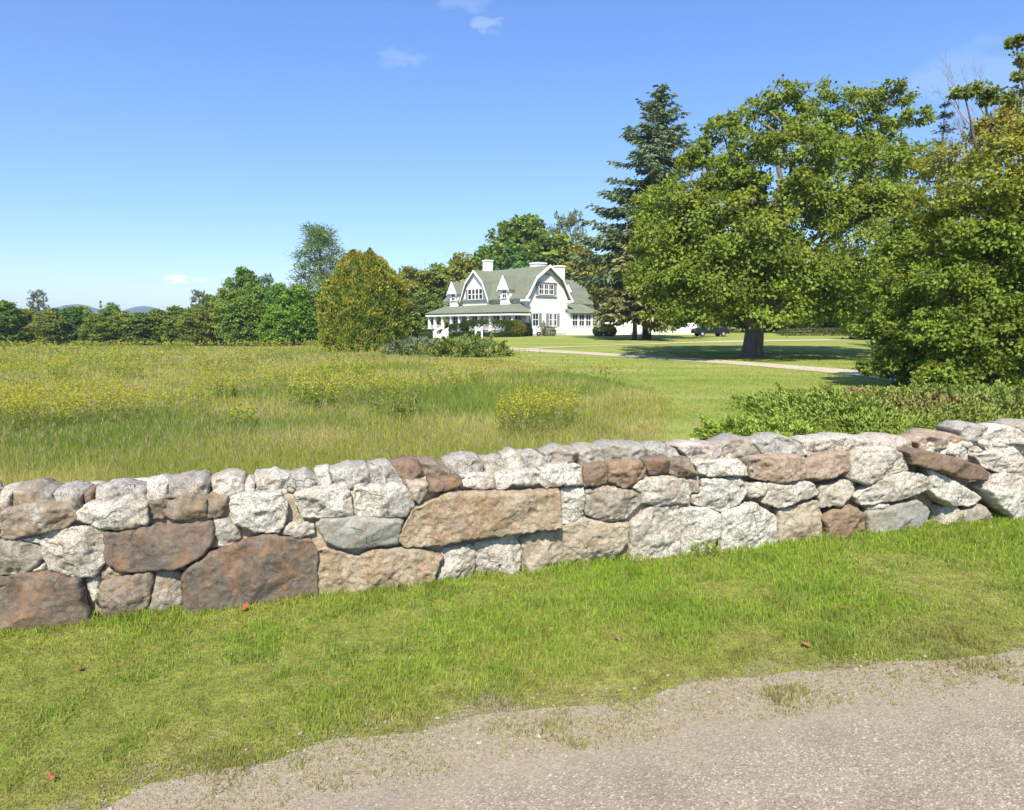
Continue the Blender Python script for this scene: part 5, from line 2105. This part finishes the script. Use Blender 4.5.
GB = 'woods behind the house'
BACK = [
 ('round_d', 375, 122, 278, 60, 'olive tree behind the cedar, at the left of the woods', (1, 1, .9)),
 ('round_b', 412, 124, 266, 56, 'brownish olive tree between the cedar and the house', (1.1, .95, .85)),
 ('dead', 420, 132, 258, 26, 'bare grey twiggy tree top left of the house', (1, 1, 1)),
 ('round_a', 440, 128, 265, 50, 'dull green tree just left of the house roof', (1.1, 1.0, .9)),
 ('round_c', 424, 116, 292, 40, 'low green tree behind the left end of the porch', (1.2, 1.1, 1)),
 ('round_d', 465, 130, 256, 50, 'olive tree behind the left end of the roof', (1.15, 1.05, .8)),
 ('round_c', 486, 132, 246, 44, 'green tree directly behind the left chimney', (1.1, 1.15, .9)),
 ('round_c', 523, 132, 217, 78, 'tall full green tree towering behind the house roof', (1.2, 1.1, .95)),
 ('round_c', 516, 126, 246, 50, 'bluish dark green tree right behind the roof ridge', (.8, 1.0, 1.2)),
 ('airy', 566, 134, 212, 36, 'pale bluish airy tree with spiky top behind the gable', (1.0, 1.15, 1.2)),
 ('round_b', 560, 130, 234, 60, 'wide yellow green tree behind the gable', (1.25, 1.15, .9)),
 ('round_d', 582, 126, 246, 44, 'reddish orange tinged tree behind the right chimney', (1.15, .95, .8)),
 ('round_c', 604, 128, 258, 40, 'dull green tree behind the sunroom wing', (1.1, 1.0, .9)),
 ('round_a', 640, 125, 262, 66, 'dark tree seen behind the spruces', (.75, .85, .8)),
 ('round_b', 700, 122, 268, 80, 'dark tree behind the left half of the maple', (.7, .8, .7)),
 ('round_c', 765, 118, 262, 76, 'dark tree behind the maple trunk', (.7, .8, .7)),  # lowered tint puts the shade under the maple into the crown colour
 ('round_a', 830, 112, 262, 84, 'dark green tree behind the right half of the maple', (.75, .9, .7)),  # crown tinted darker to look in shade
 ('round_c', 885, 105, 255, 84, 'dark tree between the maple and the right edge tree', (.75, .9, .7)),  # shade painted in through the dark tint
 ('bright', 868, 74, 292, 50, 'bright green low tree on the lawn right of the maple', (.85, 1, .8)),
 ('round_b', 930, 80, 230, 110, 'shaded tree behind the right edge tree', (.8, .9, .75)),  # its shaded look is put in by the lower tint
 ('round_b', 1000, 84, 200, 120, 'tree hidden almost wholly behind the right edge tree', (.8, .9, .75)),
]
for (kind, px, Y, tp, wp, lb, ti) in BACK:
    bg_tree(kind, px, Y, tp, wp, lb, GB, ti)


def dead_big(px, Y, toppy, seed, label, nb=7, width=.45):
    r = np.random.default_rng(seed)
    b_ = at(px, Y)
    H = zpix(toppy, Y) - b_[2]
    wood = MB()
    wood.tube([(0, 0, -.5), (.1, 0, H * .3), (0, 0, H * .6), (.2, 0, H * .78)], [.24, .18, .12, .06], 8)
    for k in range(nb):
        a = r.uniform(0, 6.28)
        d = np.array([math.cos(a) * width, math.sin(a) * width, .9])
        twigs(wood, np.array([.05, 0, H * (.42 + .33 * k / nb)]), d / np.linalg.norm(d), H * .145, .06, 4, r, .36, 5, .70, 3, .18)
    return finish_tree('dead_tree', label, 'tree', b_, None, None, wood, BARKP)


dead_big(958, 38, 72, 61, 'tall bare dead tree showing pale twigs against the sky at upper right')

# far wood filling in behind the tree lines
def woodland():
    r = np.random.default_rng(77)
    fo = Fol()
    for i in range(150):
        px = r.uniform(-260, 1250)
        Y = r.uniform(128, 165) if px < 380 else r.uniform(136, 170)
        top = np.interp(px, [-260, 0, 160, 230, 330, 400, 480, 600, 760, 1250], [316, 316, 317, 305, 297, 286, 272, 275, 282, 275])
        b_ = at(px, Y)
        H = zpix(top + r.uniform(-3, 6), Y) - b_[2]
        tone = r.uniform(.75, 1.15)
        for k in range(3):
            z = H * (.25 + .27 * k)
            c = np.array([b_[0] + r.uniform(-1.5, 1.5), b_[1] + r.uniform(-1, 1), b_[2] + z])
            rr = H * .27 * (1.3 - .2 * k)
            blob_leaves(fo, c, (rr * 1.25, rr, H * .2), 26, 12, .75, np.array((.12, .15, .05)) * tone, r, .35, .6, hue=.3, low=-.8)
    me = fo.mesh('woodland', LEAF)
    tag(link('woodland', me), 'hazy mass of woods filling in beyond the nearer trees', 'woods', None, 'stuff')


woodland()
# ------------------------------------------------------------------ grass
def grass_mat():
    m, nd, lk, out = new_mat('grass_blades')
    a = N(nd, 'ShaderNodeAttribute', attribute_name='col')
    p = nd.new('ShaderNodeBsdfPrincipled')
    lk.new(a.outputs['Color'], p.inputs['Base Color'])
    p.inputs['Roughness'].default_value = .55
    p.inputs['Specular IOR Level'].default_value = .2
    t = nd.new('ShaderNodeBsdfTranslucent')
    lk.new(mixc(nd, lk, 1.0, a.outputs['Color'], (1.25, 1.3, .7), 'MULTIPLY'), t.inputs['Color'])
    mx = nd.new('ShaderNodeMixShader')
    mx.inputs[0].default_value = .5
    lk.new(p.outputs[0], mx.inputs[1])
    lk.new(t.outputs[0], mx.inputs[2])
    lk.new(mx.outputs[0], out.inputs['Surface'])
    return m


GM = grass_mat()


def blades(name, x, y, h, wd, colr, lean=.35, r=rng, dz=0.0, bend=True, mat=None):
    n = len(x)
    z = g(x, y) + dz
    th = r.uniform(0, 2 * math.pi, n)
    ph = r.uniform(0, 2 * math.pi, n)
    L = np.abs(r.normal(0, lean, n))
    B = np.stack([x, y, z - .01], 1)
    side = np.stack([np.cos(th), np.sin(th), np.zeros(n)], 1) * (wd / 2)[:, None]
    ld = np.stack([np.cos(ph), np.sin(ph), np.zeros(n)], 1)
    if bend:
        m1 = B + ld * (L * h * .28)[:, None] + np.stack([0 * h, 0 * h, h * .6], 1)
        tp = B + ld * (L * h)[:, None] + np.stack([0 * h, 0 * h, h * (1 - .25 * np.minimum(L, 1.5))], 1)
        V = np.stack([B - side, B + side, m1 + side * .75, m1 - side * .75, tp], 1).reshape(-1, 3)
        b = np.arange(n) * 5
        quads = np.stack([b, b + 1, b + 2, b + 3], 1)
        tri = np.stack([b + 3, b + 2, b + 4], 1)
        ff = np.concatenate([quads.ravel(), tri.ravel()])
        ln = np.concatenate([np.full(n, 4), np.full(n, 3)])
        c = np.repeat(colr, 5, 0)
        k = np.tile(np.array([.8, .8, 1, 1, 1.1]), n)[:, None]
        c = c * 1.0
    else:
        tp = B + ld * (L * h)[:, None] + np.stack([0 * h, 0 * h, h], 1)
        V = np.stack([B - side, B + side, tp], 1).reshape(-1, 3)
        ff = np.arange(n * 3)
        ln = np.full(n, 3)
        c = np.repeat(colr, 3, 0)
    me = mesh_np(name, V, ff, ln, np.clip(c, 0, 1), [mat or GM])
    return link(name, me)


def lerp(a, b, t):
    return np.asarray(a) * (1 - t) + np.asarray(b) * t


# --- verge between the wall and the road
def verge():
    r = np.random.default_rng(1)
    n = 400000
    s = r.uniform(-2.5, WL + 3.0, n)
    # perpendicular position between road edge and wall foot
    d = -r.uniform(-.04, 3.9, n)
    x = WA[0] + WT[0] * s + WN[0] * d
    y = WA[1] + WT[1] * s + WN[1] * d
    P = np.stack([x, y], 1)
    rd = rdist(x, y)
    nz = n2(x, y, 1.6, 1, 4)
    nz2 = n2(x, y, 5, 2, 3)
    nz3 = n2(x, y, .5, 6, 3)
    keepp = ss(-.62, -.16, rd + (nz2 - .5) * .7 + (nz - .5) * .6)
    bare = ss(.33, .42, n2(x, y, 1.3, 14, 3) + .12 * np.clip(rd, 0, 1.4)) # a few bare patches
    near = 1 / np.clip(y, 2.2, 9) ** 1.1 * 4.2
    k = (r.random(n) < keepp * (.45 + .55 * bare) * np.clip(near, 0, 1)) & (rd > -.42)
    x, y, rd, nz, nz2, nz3 = x[k], y[k], rd[k], nz[k], nz2[k], nz3[k]
    n = len(x)
    dw = -wdist(x, y)
    # green near the wall, dry and tan towards the road
    dry = ss(.9, -.1, rd + (nz - .5) * 1.9)
    dry = np.clip(dry + .35 * ss(.58, .70, nz2), 0, 1)
    lush = ss(.42, .60, n2(x, y, .9, 71, 4))
    tuft = ss(.56, .70, n2(x, y, 3.2, 72, 3))
    h = (.020 + .040 * lush * (1 - dry) + .030 * tuft + .022 * nz2) * r.uniform(.6, 1.35, n)
    h += .06 * np.exp(-dw / .12) * (.4 + nz2)
    c = lerp((.230, .370, .034), (.320, .440, .056), r.random((n, 1)))
    c = lerp(c, np.array((.37, .38, .09)), ((nz[:, None] - .3) * 1.0).clip(0, .7))
    c = lerp(c, np.array((.20, .30, .05)), tuft[:, None] * .5)
    c = lerp(c, np.array((.42, .36, .15)), (1 - lush)[:, None] * (r.random((n, 1)) < .2) * .7)
    c = lerp(c, np.array((.33, .275, .105)) * (.75 + .5 * r.random((n, 1))), (dry[:, None] * (r.random((n, 1)) < .85)) * .8)
    br = r.random((n, 1)) < .05
    c = np.where(br, np.array((.30, .22, .11)), c)
    c = c * r.uniform(.8, 1.2, (n, 1))
    wd = .0048 * np.clip(y / 3.4, .8, 2.6) * r.uniform(.7, 1.3, n)
    print('verge', n)
    tag(blades('verge_grass', x, y, h, wd, c, .55, r), 'short bright green grass along the roadside, drying to tan by the road', 'grass', None, 'stuff')


verge()


# --- meadow
def sample_persp(n, d0, d1, px0, px1, r, pw=1.0):
    """points denser towards the camera: uniform in 1/distance"""
    q = r.random(n)
    Y = 1 / (1 / d0 + (1 / d1 - 1 / d0) * q)
    px = r.uniform(px0, px1, n)
    return (px - 512) / F * Y, Y


def meadow():
    r = np.random.default_rng(2)
    n = 330000
    x, y = sample_persp(n, 7.0, 112, -90, 760, r)
    dw = wdist(x, y)
    P = np.stack([x, y], 1)
    inl = inside(P, LAWN)
    # ragged edge of the unmown part
    el = edge_dist(P, MEAD_EDGE_POLY)
    far_ok = (y < 96 + 8 * n2(x, y, .05, 3)) | (x < -12)
    k = (dw > .95) & (~inl | (el < .35 * r.random(n))) & far_ok
    x, y, dw = x[k], y[k], dw[k]
    n = len(x)
    A, B_, C_ = n2(x, y, .16, 21, 4), n2(x, y, .55, 22, 4), n2(x, y, 2.2, 23, 3)
    Dd = n2(x * .35, y, .10, 24, 3)
    h = (.18 + .27 * A) * r.uniform(.45, 1.2, n) * np.interp(y, [8, 30, 60], [1, .9, .6])
    h = h * ss(.5, 1.6, dw) ** .5
    el2 = edge_dist(np.stack([x, y], 1), MEAD_EDGE_POLY)
    h = h * (.45 + .55 * ss(0, 1.6, el2))
    c = lerp((.36, .385, .08), (.50, .46, .16), ss(.35, .65, B_)[:, None])
    dry = ss(.46, .66, .55 * Dd + .3 * B_ + .15 * C_)[:, None]
    straw = lerp((.42, .36, .16), (.50, .43, .24), r.random((n, 1)))
    c = lerp(c, straw, np.clip(dry * .60 + (r.random((n, 1)) < .28) * .6, 0, .85))
    lush = ss(.55, .68, A)[:, None] * (1 - dry)
    c = lerp(c, np.array((.165, .265, .035)), lush * .7)
    yel = ss(.5, .68, n2(x, y * .5, .22, 31, 3))[:, None] * ss(14, 40, y)[:, None]
    c = lerp(c, np.array((.36, .30, .035)), yel * (r.random((n, 1)) < .35))
    c = c * r.uniform(.75, 1.22, (n, 1))
    wd = .0075 * np.clip(y / 8.0, 1, 14) ** .8 * r.uniform(.6, 1.4, n)
    h = h * (1 + .15 * np.clip((y - 40) / 60, 0, 1))
    print('meadow', n)
    tag(blades('meadow_grass', x, y, h, wd, c, .38, r, bend=True), 'tall unmown meadow grass, green and straw coloured, beyond the wall', 'grass', None, 'stuff')
    # seed heads: thin tan tufts standing over the grass
    n = 4500
    x, y = sample_persp(n, 8.0, 70, -90, 700, r)
    P = np.stack([x, y], 1)
    k = (wdist(x, y) > 1.5) & ~inside(P, LAWN) & (n2(x, y, .3, 40, 3) > .47)
    x, y = x[k], y[k]
    n = len(x)
    fo = Fol()
    zz = g(x, y)
    hh = r.uniform(.38, .75, n)
    Cc = np.stack([x, y, zz + hh], 1)
    for j in range(3):
        D = np.stack([r.normal(0, .35, n), r.normal(0, .35, n), np.ones(n)], 1)
        fo.add(Cc + r.normal(size=(n, 3)) * .015, D, rdir(n, r), .09 * np.clip(y / 12, 1, 3) ** .5, .008 * np.clip(y / 9, 1, 6), colvar((.40, .32, .19), n, .25, r))
    me = fo.mesh('seed_heads', GM)
    tag(link('seed_heads', me), 'tan seed heads of wild grasses over the meadow', 'grass', None, 'stuff')


MEAD_EDGE_POLY = np.array(list(MEAD_EDGE) + [np.array((-400.0, 90.0)), WA + WT * -400, WA + WT * 9.2 + WN * .2])
meadow()


# --- goldenrod
def rod(fo, x, y, z, h, r, sz, yell, leafc=(.14, .20, .035), nl=10, nf=14, wdt=.12):
    """one goldenrod plant: leafy stem with a plume of small yellow flowers"""
    n = nl
    t = r.uniform(.1, .8, n)
    th = r.uniform(0, 6.28, n)
    C = np.stack([np.full(n, x), np.full(n, y), z + h * t], 1)
    D = np.stack([np.cos(th), np.sin(th), np.full(n, .5)], 1)
    fo.add(C, D, np.tile([0, 0, 1.0], (n, 1)) + rdir(n, r) * .3, sz * 2.2, sz * .7, colvar(leafc, n, .2, r))
    n = nf
    t = r.random(n)
    th = r.uniform(0, 6.28, n)
    rr = wdt * (1 - t) * r.random(n)
    C = np.stack([x + np.cos(th) * rr, y + np.sin(th) * rr, z + h * (.78 + .3 * t)], 1)
    fo.add(C, rdir(n, r) + np.array([0, 0, .4]), rdir(n, r) + np.array([0, -.3, .6]), sz, sz * .8, colvar(yell, n, .2, r))


def goldenrods():
    r = np.random.default_rng(4)
    fo = Fol()
    n = 9000
    x, y = sample_persp(n, 11, 108, -60, 640, r)
    P = np.stack([x, y], 1)
    m = n2(x, y, .35, 51, 3) * .6 + n2(x * .5, y, .13, 52, 3) * .5
    bandd = ss(60, 90, y) * .06 + ss(20, 34, y) * .03
    k = (wdist(x, y) > 3) & ~inside(P, LAWN) & (m + bandd > .60) & ((y < 96) | (x < -14))
    x, y = x[k], y[k]
    z = g(x, y)
    print('goldenrod', len(x))
    for i in range(len(x)):
        f = max(1, y[i] / 16)
        rod(fo, x[i], y[i], z[i], r.uniform(.55, .85), r, .035 * f ** .85, (.46, .42, .06), nl=9, nf=int(max(5, 12 / f ** .5)), wdt=.12 * f ** .4)
    me = fo.mesh('goldenrod', GM)
    tag(link('goldenrod', me), 'yellow flowering goldenrod scattered in drifts through the meadow', 'wildflowers', None, 'stuff')


goldenrods()


def weed(px, py, rx, h, label, seed, yell=(.44, .42, .07), leafc=(.22, .29, .05), n=34, sz=.055, nl=16):
    r = np.random.default_rng(seed)
    b_ = on_ground(px, py)
    fo = Fol()
    for i in range(n):
        a, q = r.uniform(0, 6.28), rx * math.sqrt(r.random())
        rod(fo, math.cos(a) * q, math.sin(a) * q * .8, 0, h * r.uniform(.7, 1.1), r, sz, yell, leafc, nl, 10, .10 * h / .7)
    o = link('goldenrod_clump', fo.mesh('goldenrod_clump', GM), None, tuple(b_))
    tag(o, label, 'plant', 'leafy goldenrod clumps in the meadow')


weed(312, 412, .55, .75, 'bright yellow green leafy clump, biggest one in the middle of the meadow', 1, n=44)
weed(378, 402, .8, .7, 'wide yellow flowered clump right of the biggest leafy clump', 2, n=44)
weed(228, 404, .3, .6, 'small light green clump in the meadow left of the biggest clump', 3, n=16)
weed(128, 380, .9, .7, 'yellow flowered clump in the left part of the meadow', 4, n=36)
weed(395, 424, .55, .7, 'low pale green broad leaved clump nearest the wall, right of the middle', 5, (.25, .30, .06), n=30)
weed(455, 386, 1.0, .7, 'clump with yellow tops left of the mown lawn', 6, n=36)
weed(345, 378, 1.1, .7, 'pale clump in front of the golden cedar', 7, n=36)
weed(240, 433, .3, .55, 'small yellow green clump just above the wall at left', 8, n=14)


weed(706, 556, .16, .17, 'small weed with yellow flowers in the verge at the foot of the white stones', 9, (.5, .48, .06), (.22, .36, .04), 16, .016, 14)


# --- lawn blades (near part; farther off the surface alone carries it)
def lawn_grass():
    r = np.random.default_rng(6)
    n = 170000
    x, y = sample_persp(n, 8.5, 46, 480, 1120, r)
    P = np.stack([x, y], 1)
    D = np.array([D1[np.argmin(((D1 - p) ** 2).sum(1))] for p in P[:0]])
    k = inside(P, LAWN) & (wdist(x, y) > .8)
    # keep clear of the drives and the worn track
    for Dl, Wl in ((D1, W1), (D2, W2)):
        dmin = np.full(len(P), 1e9)
        for q, w_ in zip(Dl, Wl):
            dmin = np.minimum(dmin, np.hypot(P[:, 0] - q[0], P[:, 1] - q[1]) - w_ * .5)
        k &= dmin > .02
    x, y = x[k], y[k]
    n = len(x)
    dm = np.full(n, 1e9)
    for q in D3:
        dm = np.minimum(dm, np.hypot(x - q[0], y - q[1]))
    A, B_ = n2(x * .25, y, .5, 61, 3), n2(x, y, 1.3, 62, 3)
    c = lerp((.165, .245, .034), (.290, .315, .075), ss(.38, .62, A)[:, None])
    c = lerp(c, np.array((.30, .27, .11)), (ss(.52, .7, B_)[:, None] * .6 + (r.random((n, 1)) < .12) * .4).clip(0, .8))
    c = lerp(c, np.array((.54, .52, .24)), np.exp(-(dm / 1.1) ** 2)[:, None] * .95)
    c *= r.uniform(.8, 1.2, (n, 1))
    h = r.uniform(.03, .075, n) * (1 - .5 * np.exp(-(dm / .5) ** 2))
    wd = .007 * np.clip(y / 9, 1, 6) * r.uniform(.7, 1.3, n)
    print('lawn', n)
    tag(blades('lawn_grass', x, y, h, wd, c, .5, r, .012, bend=False), 'short mown lawn grass right of the meadow and round the maple', 'grass', None, 'stuff')


lawn_grass()


# --- pebbles of the road and its sandy shoulder
def pebbles():
    r = np.random.default_rng(9)
    n = 15000
    y = 1 / (1 / 2.3 + (1 / 9 - 1 / 2.3) * r.random(n))
    px = r.uniform(60, 1100, n)
    x = (px - 512) / F * y
    P = np.stack([x, y], 1)
    rd = rdist(x, y)
    k = (rd < .25) & (r.random(n) < np.where(rd > -.5, .9, .55))
    x, y = x[k], y[k]
    n = len(x)
    s_ = np.exp(r.normal(math.log(.0055), .45, n)).clip(.003, .018)
    base = np.array([(1, 0, 0), (0, 1, 0), (-1, 0, 0), (0, -1, 0), (0, 0, .75), (.6, .6, .4), (-.6, -.5, .45)])
    Fq = np.array([(0, 1, 5), (1, 4, 5), (5, 4, 0), (1, 2, 4), (2, 3, 6), (3, 4, 6), (2, 6, 4), (3, 0, 4)])
    th = r.uniform(0, 6.28, n)
    B = np.tile(base, (n, 1, 1)) * r.uniform(.65, 1.3, (n, 7, 1)) * s_[:, None, None]
    X = B[..., 0] * np.cos(th)[:, None] - B[..., 1] * np.sin(th)[:, None]
    Y = B[..., 0] * np.sin(th)[:, None] + B[..., 1] * np.cos(th)[:, None]
    V = np.stack([X + x[:, None], Y + y[:, None], B[..., 2] + .007], 2).reshape(-1, 3)
    Fc = (Fq[None] + (np.arange(n) * 7)[:, None, None]).reshape(-1, 3)
    tone = lerp((.18, .16, .135), (.37, .34, .29), r.random((n, 1)) ** 1.6)
    m, nd, lk, out = new_mat('loose_pebbles')
    a = N(nd, 'ShaderNodeAttribute', attribute_name='col')
    principled(nd, lk, out, a.outputs['Color'], .85, .3)
    me = mesh_np('pebbles', V, Fc, np.full(len(Fc), 3), np.repeat(tone, 7, 0), [m])
    tag(link('pebbles', me), 'loose pebbles on the road and its sandy edge', 'gravel', None, 'stuff')


pebbles()


# --- fallen leaves on the verge
def fallen(px, py, size, c, label, seed, rz):
    b_ = flat(px, py)
    r = random.Random(seed)
    pts = [(0, -.5), (.18, -.28), (.5, -.3), (.34, -.02), (.46, .2), (.2, .22), (0, .52), (-.2, .2), (-.48, .22), (-.33, -.04), (-.5, -.28), (-.16, -.27)]
    vs = [(x * size, y * size, .012 * math.sin(4 * x + seed) + r.uniform(0, .008)) for x, y in pts] + [(0, 0, .012)]
    k = len(pts)
    fs = [(i, (i + 1) % k, k) for i in range(k)]
    m_ = MB()
    m_.add(vs, fs)
    m_.add([(v[0], v[1], v[2] - .0015) for v in vs], [f[::-1] for f in fs])
    nm = 'leaf_' + str(seed)
    o = m_.build('fallen_leaf', plain_mat('dry_leaf_%d' % seed, c, .6, .3, .2, 30), None, loc=(b_[0], b_[1], .035), fixn=False)
    o.rotation_euler = (R(14), R(-8), rz)
    tag(o, label, 'leaf', 'fallen leaves on the verge')


fallen(245, 612, .075, (.34, .07, .04), 'red orange fallen leaf in the grass at the foot of the largest dark stone', 1, .3)
fallen(52, 783, .05, (.34, .09, .05), 'small red orange leaf by the road near the bottom left corner', 2, 1.3)
fallen(845, 612, .10, (.30, .12, .05), 'rusty leaf lying in the middle of the verge at right', 3, 2.1)
fallen(806, 648, .085, (.28, .14, .06), 'brown leaf near the road edge at right', 4, .9)
fallen(80, 672, .05, (.26, .11, .06), 'dull red leaf in the bright grass at left', 5, 1.9)
fallen(617, 642, .06, (.30, .13, .09), 'small pinkish brown leaf in the middle of the verge', 6, 2.9)

# --- air
def haze():
    m = bpy.data.materials.new('haze_air')
    m.use_nodes = True
    nt = m.node_tree
    nt.nodes.clear()
    out = nt.nodes.new('ShaderNodeOutputMaterial')
    pv = nt.nodes.new('ShaderNodeVolumePrincipled')
    pv.inputs['Color'].default_value = (.62, .78, 1.0, 1)
    pv.inputs['Density'].default_value = HAZE
    pv.inputs['Anisotropy'].default_value = 0.0
    nt.links.new(pv.outputs[0], out.inputs['Volume'])
    mb_ = MB()
    mb_.box(-3700, 3700, -3700, 3700, -12, 95)
    o = mb_.build('haze', m, None)
    tag(o, kind='stuff')


HAZE = 0.00022
if HAZE:
    haze()
